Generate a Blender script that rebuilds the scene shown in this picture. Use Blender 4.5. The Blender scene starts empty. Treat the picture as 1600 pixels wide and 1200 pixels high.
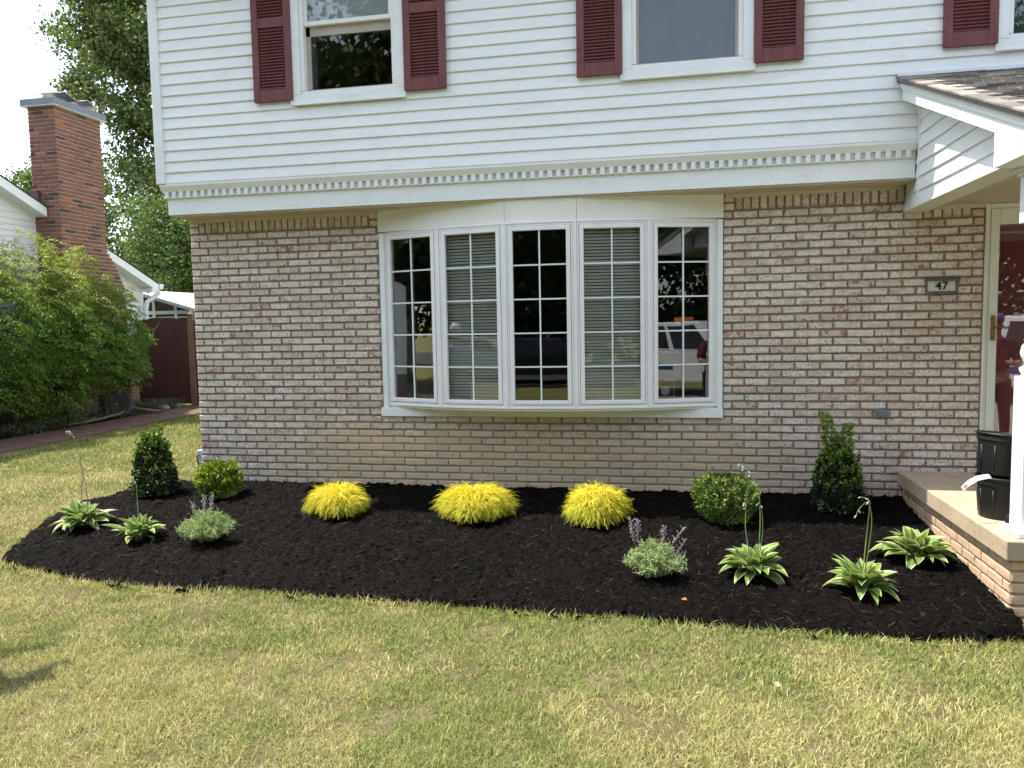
import bpy, math, random
import numpy as np
from mathutils import Vector, Matrix
random.seed(7); rng = np.random.default_rng(11)
PI = math.pi; R = math.radians
scene = bpy.context.scene
COL = scene.collection

# ------------------------------------------------------------ camera
YAW, PITCH, ROLL = R(-11.17681), R(-4.49641), R(-1.05807)
fw = Vector((math.sin(YAW)*math.cos(PITCH), math.cos(YAW)*math.cos(PITCH), math.sin(PITCH)))
rt = Vector((math.cos(YAW), -math.sin(YAW), 0)); up = rt.cross(fw)
RT = rt*math.cos(ROLL)+up*math.sin(ROLL); UP = -rt*math.sin(ROLL)+up*math.cos(ROLL)
cd = bpy.data.cameras.new('camera'); cam = bpy.data.objects.new('camera', cd); COL.objects.link(cam)
M = Matrix((RT, UP, -fw)).transposed().to_4x4(); M.translation = Vector((4.5295, -6.8544, 1.5183))
cam.matrix_world = M
cd.sensor_width = 36; cd.lens = 36*1202/1600; cd.clip_start = .05; cd.clip_end = 2000
scene.camera = cam

# ------------------------------------------------------------ light
SUN_EL, SUN_AZ = R(64.5), R(271.5)      # azimuth clockwise from +Y: sun over the left end of the house, a hair behind its front
world = bpy.data.worlds.new("World"); scene.world = world; world.use_nodes = True
nt = world.node_tree; bg = nt.nodes['Background']
sky = nt.nodes.new('ShaderNodeTexSky'); sky.sky_type = 'NISHITA'; sky.sun_disc = False
sky.sun_elevation = SUN_EL; sky.sun_rotation = SUN_AZ; sky.air_density = 1.0; sky.dust_density = 1.6; sky.ozone_density = 1.0
hs = nt.nodes.new('ShaderNodeHueSaturation'); hs.inputs['Saturation'].default_value = .58; nt.links.new(sky.outputs[0], hs.inputs['Color'])
nt.links.new(hs.outputs[0], bg.inputs[0]); bg.inputs[1].default_value = .15
sd = bpy.data.lights.new('sun', 'SUN'); sd.energy = 3.2; sd.angle = R(.55); sd.color = (1, .93, .80)
so = bpy.data.objects.new('sun', sd); COL.objects.link(so); so.location = (-10, 3, 25)
sdir = Vector((math.sin(SUN_AZ)*math.cos(SUN_EL), math.cos(SUN_AZ)*math.cos(SUN_EL), math.sin(SUN_EL)))
so.rotation_euler = sdir.to_track_quat('Z', 'Y').to_euler()
vs = scene.view_settings; vs.view_transform = 'Standard'; vs.look = 'None'; vs.gamma = 1; vs.use_curve_mapping = False
vs.exposure = 1.6

# ------------------------------------------------------------ helpers: materials
class NB:
    def __init__(s, name):
        s.m = bpy.data.materials.new(name); s.m.use_nodes = True
        s.t = s.m.node_tree; s.N = s.t.nodes; s.p = s.N['Principled BSDF']; s.out = s.N['Material Output']
        s.geo = s.N.new('ShaderNodeNewGeometry'); s.pos = s.geo.outputs['Position']
    def L(s, a, b): s.t.links.new(a, b)
    def n(s, t, **k):
        x = s.N.new(t)
        for a, b in k.items(): setattr(x, a, b)
        return x
    def val(s, x, sock):
        if isinstance(x, (int, float)): sock.default_value = x
        elif isinstance(x, (tuple, list)): sock.default_value = tuple(x)+(1,) if len(x) == 3 and sock.type == 'RGBA' else tuple(x)
        else: s.L(x, sock)
    def noise(s, scale, detail=3, rough=.6, vec=None, stretch=None, off=None):
        v = vec or s.pos
        if stretch or off is not None:
            mp = s.n('ShaderNodeMapping'); s.L(v, mp.inputs[0])
            if stretch: mp.inputs['Scale'].default_value = stretch
            if off is not None: s.L(off, mp.inputs['Location'])
            v = mp.outputs[0]
        x = s.n('ShaderNodeTexNoise'); s.L(v, x.inputs['Vector'])
        x.inputs['Scale'].default_value = scale; x.inputs['Detail'].default_value = detail; x.inputs['Roughness'].default_value = rough
        return x.outputs['Fac']
    def ramp(s, f, *stops):
        x = s.n('ShaderNodeMapRange'); s.L(f, x.inputs[0])
        x.inputs[1].default_value, x.inputs[2].default_value = stops[0], stops[1]
        x.inputs[3].default_value, x.inputs[4].default_value = (stops[2], stops[3]) if len(stops) > 2 else (0, 1)
        return x.outputs[0]
    def mix(s, f, a, b, mode='MIX'):
        x = s.n('ShaderNodeMix', data_type='RGBA', blend_type=mode)
        s.val(f, x.inputs['Factor']); s.val(a, x.inputs[6]); s.val(b, x.inputs[7]); return x.outputs[2]
    def math(s, op, a, b=0., c=None):
        x = s.n('ShaderNodeMath', operation=op); s.val(a, x.inputs[0]); s.val(b, x.inputs[1])
        if c is not None: s.val(c, x.inputs[2])
        return x.outputs[0]
    def attr(s, name):
        x = s.n('ShaderNodeAttribute'); x.attribute_name = name; return x
    def obrand(s): return s.n('ShaderNodeObjectInfo').outputs['Random']
    def xyz(s, v):
        x = s.n('ShaderNodeSeparateXYZ'); s.L(v, x.inputs[0]); return x.outputs
    def bump(s, h, dist=.002, strength=.6):
        x = s.n('ShaderNodeBump'); x.inputs['Strength'].default_value = strength; x.inputs['Distance'].default_value = dist
        s.L(h, x.inputs['Height']); s.L(x.outputs[0], s.p.inputs['Normal']); return x.outputs[0]
    def fin(s, col, rough=.6, spec=.5, metal=0):
        s.val(col, s.p.inputs['Base Color']); s.val(rough, s.p.inputs['Roughness'])
        s.p.inputs['Specular IOR Level'].default_value = spec; s.p.inputs['Metallic'].default_value = metal
        return s.m

def simple(name, c, rough=.6, var=.12, scale=6, spec=.5, metal=0, bump=0, stretch=None, dirt=None):
    b = NB(name); f = b.noise(scale, 5, .65, stretch=stretch)
    lo = tuple(v*(1-var) for v in c); hi = tuple(min(1, v*(1+var)) for v in c)
    col = b.mix(b.ramp(f, .3, .7), lo, hi)
    if dirt:
        g = b.ramp(b.noise(2.3, 6, .75), .55, .8)
        col = b.mix(g, col, dirt)
    if bump: b.bump(b.noise(scale*12, 4, .6, stretch=stretch), bump)
    return b.fin(col, rough, spec, metal)

def leafmat(name, c1, c2, tip, trans=.3, rough=.45, spec=.4):
    b = NB(name)
    r = b.attr('rnd').outputs['Fac']; t = b.attr('tip').outputs['Fac']
    col = b.mix(r, c1, c2); col = b.mix(t, col, tip)
    b.fin(col, rough, spec)
    tr = b.n('ShaderNodeBsdfTranslucent'); b.L(b.mix(1., col, (1.0, 1.0, .55), 'MULTIPLY'), tr.inputs[0])
    ms = b.n('ShaderNodeMixShader'); ms.inputs[0].default_value = trans
    b.L(b.p.outputs[0], ms.inputs[1]); b.L(tr.outputs[0], ms.inputs[2]); b.L(ms.outputs[0], b.out.inputs[0])
    return b.m

# ------------------------------------------------------------ helpers: meshes and objects
WL = {}                                     # world location of every object (parents are never rotated unless noted)
def reg(o, loc, parent=None):
    loc = Vector(loc); WL[o.name] = loc
    if parent is not None:
        o.parent = parent; o.location = loc-WL[parent.name]
    else: o.location = loc
    COL.objects.link(o); return o
def tag(o, label=None, cat=None, group=None, kind=None):
    if label: o['label'] = label
    if cat: o['category'] = cat
    if group: o['group'] = group
    if kind: o['kind'] = kind
    return o
def empty(name, loc, label=None, cat=None, group=None, parent=None):
    o = bpy.data.objects.new(name, None); o.empty_display_size = .1
    reg(o, loc, parent); return tag(o, label, cat, group)
def place(o, loc, parent=None): return reg(o, loc, parent)

class MB:
    def __init__(s): s.v = []; s.f = []
    def add(s, vs, fs):
        n = len(s.v); s.v += [tuple(v) for v in vs]; s.f += [tuple(i+n for i in f) for f in fs]; return s
    def box(s, x0, x1, y0, y1, z0, z1):
        return s.add([(x0,y0,z0),(x1,y0,z0),(x1,y1,z0),(x0,y1,z0),(x0,y0,z1),(x1,y0,z1),(x1,y1,z1),(x0,y1,z1)],
                     [(3,2,1,0),(4,5,6,7),(0,1,5,4),(1,2,6,5),(2,3,7,6),(3,0,4,7)])
    def prism(s, prof, a, b, axis='x'):     # profile of (p,q) swept between a and b along an axis
        n = len(prof)
        if axis == 'x': vs = [(a, p, q) for p, q in prof]+[(b, p, q) for p, q in prof]
        elif axis == 'y': vs = [(p, a, q) for p, q in prof]+[(p, b, q) for p, q in prof]
        else: vs = [(p, q, a) for p, q in prof]+[(p, q, b) for p, q in prof]
        fs = [tuple(range(n)), tuple(range(2*n-1, n-1, -1))]+[(i, i+n, (i+1) % n+n, (i+1) % n) for i in range(n)]
        return s.add(vs, fs)
    def slab(s, A, B, z0, z1, y0, y1):      # a box whose base line runs from A to B in plan, y0..y1 measured to the left of AB
        A = Vector(A); B = Vector(B); d = (B-A).normalized(); nn = Vector((-d.y, d.x))
        P = [A+nn*y0, B+nn*y0, B+nn*y1, A+nn*y1]
        return s.add([(p.x, p.y, z0) for p in P]+[(p.x, p.y, z1) for p in P],
                     [(3,2,1,0),(4,5,6,7),(0,1,5,4),(1,2,6,5),(2,3,7,6),(3,0,4,7)])
    def tube(s, pts, rad, n=8, cap=True):
        pts = [Vector(p) for p in pts]; rad = [rad]*len(pts) if isinstance(rad, (int, float)) else rad
        vs = []; prev = None
        for i, p in enumerate(pts):
            d = (pts[min(i+1, len(pts)-1)]-pts[max(i-1, 0)]).normalized()
            if prev is None: prev = d.orthogonal().normalized()
            a = (prev-d*prev.dot(d)).normalized(); prev = a; b = d.cross(a)
            vs += [p+(a*math.cos(2*PI*k/n)+b*math.sin(2*PI*k/n))*rad[i] for k in range(n)]
        fs = [(i*n+k, i*n+(k+1) % n, (i+1)*n+(k+1) % n, (i+1)*n+k) for i in range(len(pts)-1) for k in range(n)]
        if cap: fs += [tuple(range(n-1, -1, -1)), tuple((len(pts)-1)*n+k for k in range(n))]
        return s.add(vs, fs)
    def lathe(s, prof, c=(0, 0, 0), n=24, ry=1.0, cap=True):
        vs = [(c[0]+r*math.cos(2*PI*k/n), c[1]+ry*r*math.sin(2*PI*k/n), c[2]+z) for r, z in prof for k in range(n)]
        fs = [(i*n+k, i*n+(k+1) % n, (i+1)*n+(k+1) % n, (i+1)*n+k) for i in range(len(prof)-1) for k in range(n)]
        if cap: fs += [tuple(range(n-1, -1, -1)), tuple((len(prof)-1)*n+k for k in range(n))]
        return s.add(vs, fs)
    def sphere(s, c, r, n=12, m=8, sc=(1, 1, 1), jit=0):
        vs = []; 
        for i in range(m+1):
            th = PI*i/m
            for k in range(n):
                j = 1+random.uniform(-jit, jit) if 0 < i < m else 1
                vs.append((c[0]+r*sc[0]*j*math.sin(th)*math.cos(2*PI*k/n), c[1]+r*sc[1]*j*math.sin(th)*math.sin(2*PI*k/n), c[2]+r*sc[2]*j*math.cos(th)))
        return s.add(vs, [(i*n+k, (i+1)*n+k, (i+1)*n+(k+1) % n, i*n+(k+1) % n) for i in range(m) for k in range(n)])
    def mesh(s, name, mat=None, origin=(0, 0, 0), smooth=False):
        o = Vector(origin); me = bpy.data.meshes.new(name)
        me.from_pydata([(v[0]-o.x, v[1]-o.y, v[2]-o.z) for v in s.v], [], s.f)
        if mat: me.materials.append(mat)
        if smooth: me.polygons.foreach_set('use_smooth', [True]*len(me.polygons))
        me.update(); return me
    def build(s, name, mat, parent=None, origin=None, smooth=False, bev=0, kind=None):
        if origin is None:
            a = np.array(s.v); lo, hi = a.min(0), a.max(0); origin = ((lo[0]+hi[0])/2, (lo[1]+hi[1])/2, lo[2])
        o = bpy.data.objects.new(name, s.mesh(name, mat, origin, smooth)); reg(o, origin, parent)
        if bev:
            b = o.modifiers.new('bevel', 'BEVEL'); b.width = bev; b.segments = 2; b.limit_method = 'ANGLE'
        if kind: o['kind'] = kind
        return o

def fast(name, V, F, mat, attrs=None, smooth=False, nrm=None):
    V = np.asarray(V, np.float32); F = np.asarray(F, np.int32); k = F.shape[1]
    me = bpy.data.meshes.new(name); me.vertices.add(len(V)); me.vertices.foreach_set('co', V.ravel())
    me.loops.add(F.size); me.loops.foreach_set('vertex_index', F.ravel())
    me.polygons.add(len(F)); me.polygons.foreach_set('loop_start', np.arange(0, F.size, k, dtype=np.int32))
    me.polygons.foreach_set('loop_total', np.full(len(F), k, np.int32))
    if smooth: me.polygons.foreach_set('use_smooth', np.ones(len(F), bool))
    me.update(calc_edges=True)
    for n, a in (attrs or {}).items():
        at = me.attributes.new(n, 'FLOAT', 'POINT'); at.data.foreach_set('value', np.asarray(a, np.float32))
    me.materials.append(mat); return me
def fobj(name, V, F, mat, attrs=None, parent=None, origin=(0, 0, 0), smooth=False, kind=None):
    o = bpy.data.objects.new(name, fast(name, np.asarray(V)-np.array(origin), F, mat, attrs, smooth)); reg(o, origin, parent)
    if kind: o['kind'] = kind
    return o

def unit(a): return a/np.maximum(np.linalg.norm(a, axis=-1, keepdims=True), 1e-9)
def leaves(P, D, L, W, N=None, fold=.25, droop=0., rnd=None, tip=None):
    """leaf blades: base P, direction D, length L, width W; a folded six-cornered blade each"""
    n = len(P); D = unit(D)
    if N is None: N = rng.normal(size=(n, 3))
    S = unit(np.cross(D, N)); U = unit(np.cross(S, D))
    L = np.broadcast_to(np.asarray(L, float), (n,))[:, None]; W = np.broadcast_to(np.asarray(W, float), (n,))[:, None]
    mid = P+D*L*.5; end = P+D*L-U*L*droop
    a = P; b = mid+S*W*.5+U*W*fold; c = mid-S*W*.5+U*W*fold
    V = np.stack([a, b, end, c], 1).reshape(-1, 3)
    i = np.arange(n)[:, None]*4
    F = np.concatenate([i+np.array([[0, 1, 2]]), i+np.array([[0, 2, 3]])], 0)
    rnd = rng.random(n) if rnd is None else rnd; tip = np.zeros(n) if tip is None else tip
    return V, F, {'rnd': np.repeat(rnd, 4), 'tip': np.repeat(np.clip(tip, 0, 1), 4)}
def cat(*parts):
    V = []; F = []; A = {}; n = 0
    for v, f, a in parts:
        V.append(v); F.append(f+n); n += len(v)
        for k in a: A.setdefault(k, []).append(a[k])
    return np.concatenate(V), np.concatenate(F), {k: np.concatenate(x) for k, x in A.items()}
def inpoly(x, y, poly):
    ins = np.zeros(len(x), bool); n = len(poly)
    for i in range(n):
        x1, y1 = poly[i]; x2, y2 = poly[(i+1) % n]
        c = ((y1 > y) != (y2 > y)) & (x < (x2-x1)*(y-y1)/((y2-y1) or 1e-9)+x1); ins ^= c
    return ins
def polydist(x, y, poly):
    d = np.full(len(x), 1e9); n = len(poly)
    for i in range(n):
        a = np.array(poly[i]); b = np.array(poly[(i+1) % n]); ab = b-a
        t = np.clip(((x-a[0])*ab[0]+(y-a[1])*ab[1])/max(ab@ab, 1e-9), 0, 1)
        d = np.minimum(d, np.hypot(x-a[0]-t*ab[0], y-a[1]-t*ab[1]))
    return d
_tab = rng.random((64, 64))
def vnoise(x, y, s):                        # smooth value noise, numpy
    x = np.asarray(x)*s; y = np.asarray(y)*s; xi = np.floor(x).astype(int); yi = np.floor(y).astype(int)
    fx = x-xi; fy = y-yi; fx = fx*fx*(3-2*fx); fy = fy*fy*(3-2*fy)
    t = lambda i, j: _tab[i % 64, j % 64]
    return (t(xi, yi)*(1-fx)+t(xi+1, yi)*fx)*(1-fy)+(t(xi, yi+1)*(1-fx)+t(xi+1, yi+1)*fx)*fy
def fbm(x, y, s, o=4, g=.5):
    r = 0; a = 1; w = 0
    for k in range(o): r = r+a*vnoise(x+17.3*k, y-9.1*k, s*2**k); w += a; a *= g
    return r/w
def gz(x, y):
    a = np.maximum(0, -np.asarray(y, float))
    return -.045-.085*np.minimum(a, 2.4)-.015*np.clip(a-2.4, 0, 12)+0*np.asarray(x)

# ------------------------------------------------------------ materials
def siding_mat(name, c):
    b = NB(name)
    f = b.noise(1.2, 4, .6, stretch=(.6, 1, 3)); col = b.mix(b.ramp(f, .3, .75), tuple(v*.93 for v in c), c)
    grime = b.ramp(b.noise(3.5, 6, .75, stretch=(1, 1, 2.2)), .52, .75, 0, .38); col = b.mix(grime, col, (.56, .53, .45))
    spk = b.n('ShaderNodeTexVoronoi'); b.L(b.pos, spk.inputs['Vector']); spk.inputs['Scale'].default_value = 9
    sp = b.ramp(spk.outputs['Distance'], .035, .05, 1, 0); keep = b.ramp(b.xyz(spk.outputs['Color'])[0], .72, .73)
    col = b.mix(b.math('MULTIPLY', b.math('MULTIPLY', sp, keep), .55), col, (.16, .12, .08))
    b.bump(b.noise(45, 3, .5, stretch=(.15, 1, 2)), .0012, .5)
    return b.fin(col, .42, .45)
M_SIDING = siding_mat('vinyl_siding', (.82, .86, .865))
M_TRIM = siding_mat('white_trim', (.82, .87, .87))
M_CREAM = simple('cream_panel', (.74, .75, .66), .5, .06, 2, bump=.0006)
M_SOFFIT = simple('beige_soffit', (.52, .47, .36), .6, .1, 5)
M_WHITE = simple('white_paint', (.80, .82, .82), .4, .04, 3)
M_MUNTIN = simple('muntin_white', (.72, .80, .79), .5, .04, 5)
M_BEIGESCR = simple('screen_frame', (.42, .38, .33), .5, .08, 8)
M_DENTBACK = simple('weathered_grey_metal', (.58, .60, .58), .7, .25, 30, dirt=(.22, .16, .12))
M_BLACK = simple('black_void', (.012, .012, .012), .9, .3)
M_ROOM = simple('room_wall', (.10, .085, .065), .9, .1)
M_BLIND = simple('blind_slat', (.74, .74, .68), .5, .08, 12)
M_SKYPANEL = simple('sky_reflection_panel', (.72, .80, .84), .8, .03)  # pale blue chosen to stand in for sky mirrored in the glass

def tanmask(b):                              # tan staining low on the wall under the window
    x, y, z = b.xyz(b.pos); n = b.noise(1.3, 3)
    lowz = b.ramp(b.math('ADD', z, b.math('MULTIPLY', n, -.5)), .14, .42, 1, 0)
    return b.math('MULTIPLY', lowz, b.math('MULTIPLY', b.ramp(x, .3, 1.6), b.ramp(x, 6.2, 5.0)))
def mortar_mat():
    b = NB('grey_mortar'); n = b.noise(22, 4, .7); col = b.mix(b.ramp(n, .3, .7), (.18, .145, .112), (.30, .25, .20))
    col = b.mix(b.math('MULTIPLY', tanmask(b), .85), col, (.36, .30, .205)); b.bump(b.noise(150, 3), .003); return b.fin(col, .95, .2)
def brick_mat(name, mode):
    b = NB(name)
    la = b.attr('loc').outputs['Vector']; lx, ly, lz = b.xyz(la)
    oi = b.n('ShaderNodeObjectInfo')
    r = b.math('FRACT', b.math('ADD', b.attr('rnd').outputs['Fac'], b.math('MULTIPLY', oi.outputs['Random'], 7.31)))
    r2 = b.math('FRACT', b.math('MULTIPLY', r, 13.7)); r3 = b.math('FRACT', b.math('MULTIPLY', r, 41.3))
    comb = b.n('ShaderNodeCombineXYZ'); b.L(b.math('MULTIPLY', r, 40.), comb.inputs[0]); b.L(b.math('MULTIPLY', r2, 40.), comb.inputs[1])
    edge = b.math('MAXIMUM', b.math('POWER', b.math('ABSOLUTE', lx), 14.), b.math('POWER', b.math('ABSOLUTE', lz), 5.))
    n1 = b.noise(16, 6, .72, off=comb.outputs[0]); n2 = b.noise(60, 4, .75, off=comb.outputs[0]); n3 = b.noise(1.1, 3)
    if mode == 'white':
        base = b.mix(r2, (.53, .445, .355), (.66, .60, .50))
        base = b.mix(b.ramp(r, .84, .90), base, (.47, .34, .27))
        base = b.mix(b.ramp(n1, .36, .62), base, (.76, .71, .62))
        base = b.mix(b.ramp(b.noise(5, 5, .7), .5, .7, 0, .5), base, (.47, .385, .31))
        base = b.mix(b.ramp(r3, .55, .75, 0, .35), base, (.42, .33, .26))
        base = b.mix(b.ramp(n1, .46, .30, 0, .5), base, (.38, .30, .245))
        grime = b.math('ADD', edge, b.math('MULTIPLY', n2, 2.0))
        base = b.mix(b.ramp(grime, 1.10, 2.0, 0, .75), base, (.24, .18, .145))
        spk = b.ramp(b.math('ADD', n2, b.math('MULTIPLY', n1, .35)), .73, .82, 0, .9); base = b.mix(spk, base, (.13, .085, .07))
        red = b.math('MULTIPLY', b.ramp(r3, .87, .90), b.ramp(b.noise(11, 4, .7, off=comb.outputs[0]), .54, .62))
        base = b.mix(b.math('MULTIPLY', red, .85), base, (.31, .11, .08))
        wash = b.math('MULTIPLY', b.ramp(r3, .40, .1), b.ramp(n1, .5, .6, 0, .6)); base = b.mix(wash, base, (.70, .68, .63))
        base = b.mix(b.math('MULTIPLY', tanmask(b), b.ramp(r2, 0, 1, .65, .95)), base, b.mix(r, (.56, .425, .25), (.46, .385, .255)))
        h = b.math('ADD', b.math('MULTIPLY', n2, .6), n1); b.bump(h, .005, .9); return b.fin(base, .85, .25)
    if mode == 'tan':
        base = b.mix(r2, (.50, .36, .24), (.58, .44, .31)); base = b.mix(b.ramp(n1, .3, .7), base, (.44, .30, .20))
        base = b.mix(b.ramp(b.math('ADD', edge, n2), .9, 1.7, 0, .7), base, (.28, .19, .13))
    else:
        base = b.mix(r2, (.17, .082, .060), (.27, .125, .085)); base = b.mix(b.ramp(r, .93, .97), base, (.42, .15, .065))
        base = b.mix(b.ramp(r3, .92, .95), base, (.06, .05, .05)); base = b.mix(b.ramp(n1, .35, .75, 0, .4), base, (.25, .13, .10))
    b.bump(n2, .003, .7); return b.fin(base, .88, .25)
M_BRICKW = brick_mat('whitewashed_brick', 'white'); M_BRICKT = brick_mat('tan_brick', 'tan'); M_BRICKR = brick_mat('red_brick', 'red')
M_MORTAR = mortar_mat()
M_MORTARL = simple('pale_mortar', (.34, .27, .21), .95, .2, 22, bump=.003)

def red_mat():
    b = NB('maroon_shutter'); f = b.noise(9, 5, .7, stretch=(4, 1, .6))
    z = b.xyz(b.pos)[2]
    col = b.mix(b.ramp(f, .3, .75), (.135, .042, .043), (.20, .085, .086))
    g = b.noise(30, 4, .7, stretch=(1.5, 1, .25)); b.bump(g, .0012, .7)
    col = b.mix(b.ramp(g, .6, .8, 0, .25), col, (.34, .16, .16))
    return b.fin(col, .55, .3)
M_SHUT = red_mat()

def glass_mat(name, fac=.16, tint=(.93, .95, .94)):
    b = NB(name); b.N.remove(b.p)
    tr = b.n('ShaderNodeBsdfTransparent'); tr.inputs[0].default_value = tint+(1,)
    gl = b.n('ShaderNodeBsdfGlossy'); gl.inputs['Roughness'].default_value = 0.0; gl.inputs[0].default_value = (1, 1, 1, 1)
    bp = b.n('ShaderNodeBump'); bp.inputs['Strength'].default_value = .12; bp.inputs['Distance'].default_value = .01
    b.L(b.noise(1.6, 2, .4), bp.inputs['Height']); b.L(bp.outputs[0], gl.inputs['Normal'])
    fr = b.n('ShaderNodeFresnel'); fr.inputs[0].default_value = 1.5
    f = b.math('ADD', b.math('MULTIPLY', fr.outputs[0], 1.3), fac-.05)
    f = b.math('MINIMUM', f, .95)
    ms = b.n('ShaderNodeMixShader'); b.L(f, ms.inputs[0]); b.L(tr.outputs[0], ms.inputs[1]); b.L(gl.outputs[0], ms.inputs[2])
    b.L(ms.outputs[0], b.out.inputs[0]); return b.m
M_GLASS = glass_mat('window_glass', .045)
M_GLASSD = glass_mat('door_glass', .075)

def shingle_mat():
    b = NB('weathered_shingle'); r = b.attr('rnd').outputs['Fac']
    r = b.math('FRACT', b.math('ADD', r, b.math('MULTIPLY', b.obrand(), 5.3)))
    col = b.mix(r, (.11, .10, .092), (.38, .35, .31)); n = b.noise(120, 4, .8); col = b.mix(b.ramp(n, .45, .7, 0, .6), col, (.05, .045, .04))
    b.bump(n, .003, .8); return b.fin(col, .95, .15)
M_SHINGLE = shingle_mat()

def ground_mat():
    b = NB('lawn_soil'); n = b.noise(2.2, 5, .65); n2 = b.noise(60, 4, .8)
    near = b.mix(b.ramp(n, .3, .7), (.10, .085, .04), (.19, .16, .085)); near = b.mix(b.ramp(n2, .4, .7, 0, .6), near, (.05, .05, .02))
    far = b.mix(b.ramp(n2, .3, .75), (.09, .12, .03), (.27, .26, .10)); far = b.mix(b.ramp(n, .35, .7, 0, .6), far, (.30, .27, .12))
    d = b.math('ABSOLUTE', b.math('ADD', b.xyz(b.pos)[1], 1.)); 
    col = b.mix(b.ramp(d, 7.5, 9.5), near, far)
    b.bump(n2, .02, .8); return b.fin(col, .95, .1)
M_LAWN = ground_mat()
def mulch_mat(name, k=1.):
    b = NB(name); n = b.noise(55, 5, .8); n1 = b.noise(1.3, 3)
    c = b.mix(b.ramp(n, .35, .7), (.0012*k, .0010*k, .0010*k), (.0044*k, .0036*k, .0033*k))
    c = b.mix(b.ramp(n1, .4, .75, 0, .35), c, (.008*k, .0052*k, .004*k))
    r = b.attr('rnd').outputs['Fac']; c = b.mix(b.ramp(r, .80, 1, 0, .8), c, (.052, .038, .028)) if k > 1 else c
    b.bump(b.noise(170, 4, .8), .004, .9); return b.fin(c, .7, .04 if k == 1 else .09)
M_MULCH = mulch_mat('black_mulch'); M_CHIP = mulch_mat('black_mulch_shreds', 1.5)
def concrete_mat():
    b = NB('porch_concrete'); n = b.noise(3, 5, .7); n2 = b.noise(90, 4, .8)
    c = b.mix(b.ramp(n, .3, .7), (.37, .30, .215), (.49, .40, .285)); c = b.mix(b.ramp(n2, .48, .70, 0, .75), c, (.17, .135, .10)); c = b.mix(b.ramp(b.noise(9, 6, .8), .52, .72, 0, .55), c, (.20, .165, .12))
    rust = b.ramp(b.noise(2.4, 4, .6, stretch=(1, 2.5, 1)), .66, .72, 0, .5); c = b.mix(rust, c, (.45, .17, .09))
    grey = b.ramp(b.noise(1.7, 3, .6), .55, .7, 0, .5); c = b.mix(grey, c, (.24, .24, .21))
    b.bump(n2, .003, .8); return b.fin(c, .9, .2)
M_CONC = concrete_mat()

# ------------------------------------------------------------ ground
BED = [(-.45, -2.0), (-.05, -2.13), (.55, -2.27), (1.17, -2.31), (1.7, -2.27), (2.25, -2.32), (2.8, -2.31), (3.37, -2.34), (3.85, -2.38),
       (4.4, -2.37), (4.83, -2.41), (5.42, -2.43), (5.77, -2.47), (6.1, -2.43), (6.46, -2.38), (6.49, -2.1), (6.49, .0), (-.08, .0),
       (-.30, -.10), (-.5, -.25), (-.69, -.45), (-.88, -.76), (-.86, -1.05), (-.76, -1.3), (-.64, -1.6), (-.53, -1.85)]
def grid(name, xs, ys, fz, mat):
    X, Y = np.meshgrid(xs, ys, indexing='ij'); Z = fz(X, Y); V = np.stack([X, Y, Z], -1).reshape(-1, 3)
    a = np.arange(len(xs)*len(ys)).reshape(len(xs), len(ys))
    F = np.stack([a[:-1, :-1], a[1:, :-1], a[1:, 1:], a[:-1, 1:]], -1).reshape(-1, 4)
    return V, F
xs = np.concatenate([np.linspace(-400, -40, 10), np.linspace(-36, -8, 15), np.arange(-7, 10, .12), np.linspace(11, 40, 15), np.linspace(60, 400, 8)])
ys = np.concatenate([np.linspace(-400, -40, 10), np.linspace(-36, -9, 14), np.arange(-8, 9, .12), np.linspace(10, 40, 15), np.linspace(60, 400, 8)])
def lawnz(X, Y): return gz(X, Y)+(fbm(X, Y, 1.3)-.5)*.03
V, F = grid('lawn', xs, ys, lambda X, Y: lawnz(X, Y)-.012, M_LAWN)
lawn = fobj('lawn', V, F, M_LAWN, smooth=True); tag(lawn, 'patchy mown lawn, green with dry straw coloured areas', 'lawn', kind='structure')

# mulch bed: its own thickness, rising from the cut edge and meeting the wall
def mulchz(x, y):
    d = np.minimum(polydist(x, y, BED), .35)
    d2 = np.where(y > -.35, .35, d)
    base = gz(x, y)+.058*np.clip(np.where((y > -.4) | (x > 6.2), .3, d)/.22, 0, 1)**.6-.03*(d < .03)*(y < -.1)
    nz = (fbm(x, y, 9, 3)-.5)*.030+(fbm(x+3, y+5, 30, 3, .8)-.5)*.066+(fbm(x, y, 1.6, 2)-.5)*.03
    return base+nz+.004*(y > -.06)
st = .0135
bx = np.arange(-.95, 6.56, st); by = np.arange(-2.56, .03, st)
X, Y = np.meshgrid(bx, by, indexing='ij'); xr, yr = X.ravel(), Y.ravel()
xj = xr+rng.normal(size=xr.shape)*st*.22; yj = yr+rng.normal(size=xr.shape)*st*.22
wob = (fbm(xr, yr, 6, 2)-.5)*.09
ins = inpoly(xr, yr, BED) | (polydist(xr, yr, BED) < .02+wob) | ((yr > -.04) & (xr > -.1) & (xr < 6.5))
ins &= ~((xr > 6.52)); keep = ins & ((polydist(xr, yr, BED) > -wob) | (yr > -.1) | (xr > 6.4))
Z = mulchz(xj, yj); a = np.arange(len(xr)).reshape(len(bx), len(by))
Fm = np.stack([a[:-1, :-1], a[1:, :-1], a[1:, 1:], a[:-1, 1:]], -1).reshape(-1, 4)
Fm = Fm[keep[Fm].all(1)]
used = np.unique(Fm); rm = np.full(len(xr), -1); rm[used] = np.arange(len(used))
mb = fobj('mulch_bed', np.stack([xj, yj, Z], 1)[used], rm[Fm], M_MULCH, {'rnd': rng.random(len(used))*.5}, kind='structure')
tag(mb, 'fresh black shredded bark mulch bed along the brick wall', 'mulch bed')
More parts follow.
